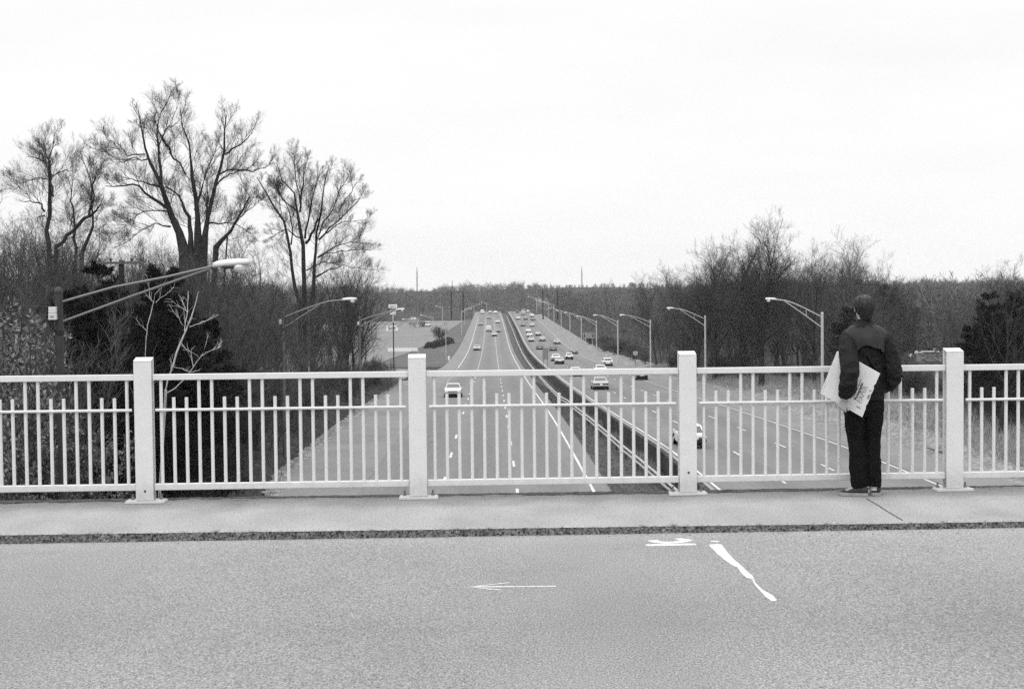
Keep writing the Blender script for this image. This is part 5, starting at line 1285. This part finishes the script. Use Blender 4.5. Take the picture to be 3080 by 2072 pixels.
# jacket
def torso(z):
    Zs = [.845, .86, .895, .905, .97, 1.06, 1.16, 1.27, 1.36, 1.41, 1.445, 1.475, 1.505, 1.53]
    rx = [.160, .168, .168, .186, .192, .182, .182, .192, .196, .196, .178, .135, .085, .062]
    ry = [.120, .125, .125, .140, .142, .132, .126, .125, .122, .115, .104, .090, .075, .064]
    cx = [.020, .020, .020, .022, .024, .026, .028, .029, .030, .030, .030, .030, .030, .031]
    return lin(z, Zs, rx), lin(z, Zs, ry), lin(z, Zs, cx), (-.004 if z < 1.4 else 0)
j = MB(); rr_ = []
for z in (.845, .86, .895, .905, .935, .97, 1.02, 1.06, 1.11, 1.16, 1.22, 1.27, 1.32, 1.36, 1.39, 1.41, 1.43, 1.445, 1.46, 1.475, 1.49, 1.505, 1.53):
    rx, ry, cx, cy = torso(z); rr_.append(circ((cx, cy, z), rx, ry, 36))
j.loft(rr_)
j.loft([circ((.031, .004, 1.49), .070, .070), circ((.031, .003, 1.525), .066, .067), circ((.031, .004, 1.543), .064, .066)])
limb(j, [(-.105, 0, 1.405, .066), (-.132, -.045, 1.35, .076), (-.142, -.12, 1.27, .079), (-.147, -.20, 1.165, .080), (-.156, -.238, 1.08, .081), (-.165, -.235, 1.0, .079), (-.170, -.205, .94, .074), (-.174, -.178, .905, .064), (-.180, -.158, .885, .046), (-.182, -.152, .874, .036)], 20)
limb(j, [(.165, 0, 1.405, .066), (.205, -.02, 1.35, .078), (.232, -.04, 1.27, .080), (.252, -.055, 1.17, .080), (.262, -.07, 1.09, .080), (.258, -.05, 1.03, .080), (.242, .01, .985, .074), (.218, .08, .955, .066), (.20, .13, .94, .045)], 20)
for (x, y, z, r) in ((.285, -.09, 1.06, .055), (.275, -.08, 1.0, .05), (-.19, -.24, .99, .05), (-.18, -.2, .92, .05)): limb(j, [(x-.05, y, z+.02, r*.8), (x, y-.02, z, r), (x-.03, y+.03, z-.03, r*.7)], 12)
for f_ in (((.02, -.135, 1.24, .010), (.08, -.142, 1.13, .014), (.15, -.125, 1.03, .008)), ((-.06, -.13, 1.22, .008), (-.03, -.142, 1.08, .013), (.05, -.150, .97, .010)), ((.10, -.13, 1.20, .008), (.13, -.138, 1.10, .013), (.17, -.10, 1.0, .008)),
           ((.20, -.118, 1.20, .008), (.255, -.136, 1.12, .014), (.325, -.09, 1.10, .008)), ((.20, -.11, 1.06, .008), (.265, -.140, 1.045, .014), (.33, -.06, 1.08, .008)), ((.21, -.08, .99, .008), (.265, -.10, .985, .014), (.31, -.02, 1.03, .008)),
           ((-.21, -.25, 1.12, .008), (-.15, -.318, 1.09, .014), (-.09, -.28, 1.13, .008)), ((-.22, -.27, 1.02, .008), (-.165, -.314, 1.0, .014), (-.10, -.27, 1.03, .008)), ((-.22, -.22, .95, .008), (-.17, -.275, .935, .013), (-.115, -.22, .96, .008)), ((-.20, -.10, 1.33, .008), (-.16, -.17, 1.28, .012), (-.10, -.16, 1.21, .008)), ((.27, -.06, 1.30, .008), (.225, -.115, 1.25, .012), (.18, -.11, 1.17, .008))): limb(j, f_, 8)
jk = soft(j.build('jacket', M['jacket'], person, smooth=True), .008, 4, .030, .07)
wb = MB(); wr_ = []
for z, o in ((.842, .004), (.850, .008), (.872, .009), (.893, .008), (.900, .003)):
    rx, ry, cx, cy = torso(z); rx, ry = torso(.87)[:2]
    wr_.append([(cx+(rx+o+.0025*(k % 2))*math.cos(2*math.pi*k/120), cy+(ry+o+.0025*(k % 2))*math.sin(2*math.pi*k/120), z) for k in range(120)])
wb.loft(wr_, cap=False); wo = wb.build('waistband', M['jacket'], jk); wo.modifiers.new('s', 'SOLIDIFY').thickness = .004
yk = MB(); NT, NZ = 44, 14; vs = []
for a in range(NT+1):
    th = R(-78+156*a/NT); td = math.degrees(th)
    zl = 1.318-.075*min(abs(td-4)/42, 1)**1.4-.012*math.sin(td*.12)-(.02 if td > 30 else 0)
    for k in range(NZ+1):
        f = k/NZ; z = 1.492+(zl-1.492)*f; rx, ry, cx, cy = torso(z)
        o = .003+.026*f**.8+.008*f*math.sin(td*.21+1)+.004*math.sin(td*.5)*f
        vs.append((cx+(rx+o)*math.sin(th), cy-(ry+o)*math.cos(th), z))
yk.add(vs, [(a*(NZ+1)+k, a*(NZ+1)+k+1, (a+1)*(NZ+1)+k+1, (a+1)*(NZ+1)+k) for a in range(NT) for k in range(NZ)])
yo = yk.build('yoke', M['yoke'], jk, smooth=True); so = yo.modifiers.new('s', 'SOLIDIFY'); so.thickness = .004
# trousers
t_ = MB()
t_.loft([circ((.020, 0, .70), .10, .09), circ((.020, -.005, .76), .172, .118), circ((.020, -.006, .84), .168, .120), circ((.020, 0, .90), .155, .112)])
limb(t_, [(-.055, 0, .84, .098), (-.062, -.005, .75, .094), (-.056, .0, .62, .082), (-.040, .010, .47, .072), (-.036, -.004, .36, .071), (-.034, -.012, .24, .0705), (-.026, -.014, .13, .070), (-.020, -.012, .076, .069)], 22)
limb(t_, [(.098, 0, .84, .098), (.108, -.005, .75, .088), (.110, 0, .62, .077), (.107, .010, .47, .066), (.107, -.004, .36, .065), (.107, -.012, .24, .063), (.112, -.014, .13, .062), (.112, -.012, .082, .060)], 22)
soft(t_.build('trousers', M['trouser'], person, smooth=True), .009, 3, .022, .10)
# shoes
def shoe(heel, toe, wid):
    h, t = Vector((*heel, 0)), Vector((*toe, 0)); ax = (t-h).normalized(); sd = Vector((-ax.y, ax.x, 0)); L_ = (t-h).length
    def ring(f, w, z0, z1, n=20, e=1.0):
        c = h+ax*(L_*f); return [c+sd*(w*math.cos(a))+Vector((0, 0, z0+(z1-z0)*(.5+.5*math.sin(a)))) for a in np.linspace(0, 2*math.pi, n+1)[:-1]]
    up = MB(); up.loft([ring(f, w*wid, .018, z) for f, w, z in ((.0, .55, .07), (.03, .8, .085), (.14, .92, .092), (.30, .92, .092), (.45, .95, .082), (.62, 1.0, .064), (.80, .98, .052), (.93, .75, .044), (.99, .35, .034))])
    s = up.build('shoe', M['shoe'], person, smooth=True)
    out = [(f, w*wid*1.06) for f, w in ((-.015, .5), (.02, .82), (.12, .95), (.3, .95), (.5, .98), (.65, 1.04), (.82, 1.02), (.95, .78), (1.01, .36))]
    pl = [h+ax*(L_*f)+sd*w for f, w in out]+[h+ax*(L_*f)-sd*w for f, w in out[::-1]]
    so = MB(); so.hexa([p+Vector((0, 0, .001)) for p in pl], [p+Vector((0, 0, .030+.012*max(0, ((p-h).dot(ax)/L_-.75)))) for p in pl]); so.build('sole', M['sole'], s, bevel=.004)
    pa = MB(); pa.loft([ring(f, w*wid, z1-.03, z1) for f, w, z1 in ((.50, .80, .086), (.58, .98, .079), (.70, .98, .066), (.745, .9, .058))]); pa.build('panel', M['sole'], s, smooth=True)
shoe((.048, -.045), (-.190, .025), .046); shoe((.118, -.045), (.178, .185), .046)
for x in (-.02, .112): 
    k = MB(); k.tube([(x, -.01, .05), (x, -.01, .11)], .04, 14); k.build('sock', M['sock'], person, smooth=True)
# the board
BL, UU, VV = Vector((-.366, -.045, .904)), Vector((.343, -.09, -.204)), Vector((.130, -.09, .380))
bd = empty('printed_board', PO+BL, 0, 'white printed cardboard box lid, tilted, clamped under the arm of the person', 'cardboard')
u, v = UU.normalized(), VV.normalized(); nn = u.cross(v).normalized(); 
if nn.y > 0: nn = -nn
mb = MB(); jag = random.Random(9); LU, LV = UU.length, VV.length
pl = [Vector(), UU*.5, UU]+[UU+VV*f-u*d for f, d in ((.06, 0), (.20, .0), (.235, .006), (.27, .007), (.30, .002), (.33, .001), (.42, .0), (.49, .001), (.52, .006), (.545, .001), (.60, .0), (.655, .0), (.69, .007), (.745, .007), (.76, .001), (.9, 0), (1, 0))]+[UU*.5+VV, UU*.0+VV+u*.02, VV-v*.02]
mb.hexa([p+nn*.0 for p in pl], [p-nn*.016 for p in pl]); face = mb.build('panel', M['card'], bd)
Mt = Matrix((u, v-u*v.dot(u), nn)).transposed(); c1 = u; c3 = nn; c2 = c3.cross(c1)
# text runs up along the right edge
tx = v; ty = -(nn.cross(v)).normalized() if False else nn.cross(v).normalized()
def btext(nm, s, size, m, pu, pv, outline=0, bold=0, sx=1.0):
    me_o = text_mesh(nm, s, size, m, face, (0, 0, 0), outline=outline, align='LEFT', ext=.0006, bold=bold)
    rot = Matrix((tx, nn.cross(tx), nn)).transposed().to_4x4()
    me_o.matrix_local = Matrix.Translation(u*pu+v*pv+nn*.0012) @ rot @ Matrix.Diagonal((sx, 1, 1, 1))
    return me_o
btext('lettering', 'Photographic', .031, M['print'], LU*.735, LV*.255, bold=.0009, sx=.98)
btext('lettering', 'PAPER', .056, M['print_lt'], LU*.83, LV*.24, outline=.0013, sx=1.02)
mb = MB()
def patch(u0, u1, v0, v1, h=.0008): mb.hexa([u*u0+v*v0+nn*h, u*u1+v*v0+nn*h, u*u1+v*v1+nn*h, u*u0+v*v1+nn*h], [u*u0+v*v0, u*u1+v*v0, u*u1+v*v1, u*u0+v*v1])
patch(LU*.680, LU*.690, LV*.24, LV*.70); mb.build('printed_rule', M['print'], face)
mb = MB(); patch(LU*.10, LU*.17, LV*.84, LV*.93); mb.build('stamp', M['tear'], face)
mb = MB(); patch(LU*.94, LU*.985, LV*.40, LV*.50); patch(LU*.80, LU*.90, LV*.13, LV*.16); patch(LU*.93, LU*.97, LV*.56, LV*.60); mb.build('torn_patch', M['tear'], face)
mb = MB()
mb.hexa([u*(LU*.035)-nn*.0+v*.012+nn*.0006, u*(LU*.042)+v*.012+nn*.0006, u*(LU*.03)+v*.12+nn*.0006, u*(LU*.022)+v*.12+nn*.0006], [u*(LU*.035)+v*.012, u*(LU*.042)+v*.012, u*(LU*.03)+v*.12, u*(LU*.022)+v*.12]); mb.build('crease', M['print_lt'], face)
# ------------------------------------------------------------------ sky, sun, haze, film
w = bpy.data.worlds.new("World"); bpy.context.scene.world = w; w.use_nodes = True
nt = w.node_tree; N = nt.nodes; L = nt.links; bg = N['Background']
SUN_EL, SUN_AZ = R(58), R(200)
sky = N.new('ShaderNodeTexSky'); sky.sky_type = 'NISHITA'; sky.sun_disc = False; sky.sun_elevation = SUN_EL; sky.sun_rotation = SUN_AZ; sky.air_density = 1; sky.dust_density = 3
bw = N.new('ShaderNodeRGBToBW'); L.new(sky.outputs['Color'], bw.inputs['Color'])
tc = N.new('ShaderNodeTexCoord'); sp = N.new('ShaderNodeSeparateXYZ'); L.new(tc.outputs['Generated'], sp.inputs[0])
cr = N.new('ShaderNodeValToRGB'); L.new(sp.outputs['Z'], cr.inputs['Fac'])
e = cr.color_ramp.elements; e[0].position = 0; e[0].color = (.45, .45, .45, 1); e[1].position = 1; e[1].color = (1.0, 1.0, 1.0, 1)
for p, c in ((.06, .452), (.16, .454), (.26, .458), (.5, .76)):
    q = e.new(p); q.color = (c, c, c, 1)
mp = N.new('ShaderNodeMapping'); mp.inputs['Scale'].default_value = (2.2, 2.2, 11); L.new(tc.outputs['Generated'], mp.inputs['Vector'])
no = N.new('ShaderNodeTexNoise'); no.inputs['Scale'].default_value = 1.6; no.inputs['Detail'].default_value = 6; no.inputs['Roughness'].default_value = .55; L.new(mp.outputs['Vector'], no.inputs['Vector'])
mr = N.new('ShaderNodeMapRange'); mr.inputs['From Min'].default_value = .3; mr.inputs['From Max'].default_value = .7; mr.inputs['To Min'].default_value = .955; mr.inputs['To Max'].default_value = 1.03; L.new(no.outputs['Fac'], mr.inputs['Value'])
mu = N.new('ShaderNodeMath'); mu.operation = 'MULTIPLY'; L.new(cr.outputs['Color'], mu.inputs[0]); L.new(mr.outputs['Result'], mu.inputs[1])
m3 = N.new('ShaderNodeMath'); m3.operation = 'MULTIPLY'; m3.inputs[1].default_value = SKYC; L.new(mu.outputs[0], m3.inputs[0])
m4 = N.new('ShaderNodeMath'); m4.operation = 'MULTIPLY_ADD'; m4.inputs[1].default_value = .06; L.new(bw.outputs[0], m4.inputs[0]); L.new(m3.outputs[0], m4.inputs[2])
L.new(m4.outputs[0], bg.inputs['Color']); bg.inputs['Strength'].default_value = .1
sl = bpy.data.lights.new('sun', 'SUN'); sl.energy = .9; sl.angle = R(28); sl.color = (1, 1, 1)
so_ = bpy.data.objects.new('sun', sl); C.objects.link(so_)
d_ = Vector((math.sin(SUN_AZ)*math.cos(SUN_EL), math.cos(SUN_AZ)*math.cos(SUN_EL), math.sin(SUN_EL)))
so_.rotation_euler = d_.to_track_quat('Z', 'Y').to_euler(); so_.location = (0, 0, 60)
if HAZE:
    mb = MB(); mb.box((0, 690, 8.9), (5400, 1500, 50)); hz_ = mb.build('haze', [])
    hm = bpy.data.materials.new('haze'); hm.use_nodes = True; n2 = hm.node_tree; n2.nodes.remove(n2.nodes['Principled BSDF'])
    pvn = n2.nodes.new('ShaderNodeVolumePrincipled'); pvn.inputs['Color'].default_value = (.9, .9, .9, 1); pvn.inputs['Density'].default_value = HAZE
    n2.links.new(pvn.outputs['Volume'], n2.nodes['Material Output'].inputs['Volume']); hz_.data.materials.append(hm); tag(hz_, kind='stuff')
sc = bpy.context.scene
sc.view_settings.view_transform = 'Standard'; sc.view_settings.look = 'None'; sc.view_settings.exposure = EXPO; sc.view_settings.gamma = 1
sc.render.engine = 'CYCLES'; sc.cycles.max_bounces = 6; sc.cycles.diffuse_bounces = 3; sc.cycles.glossy_bounces = 3; sc.cycles.volume_bounces = 0
sc.cycles.use_denoising = False
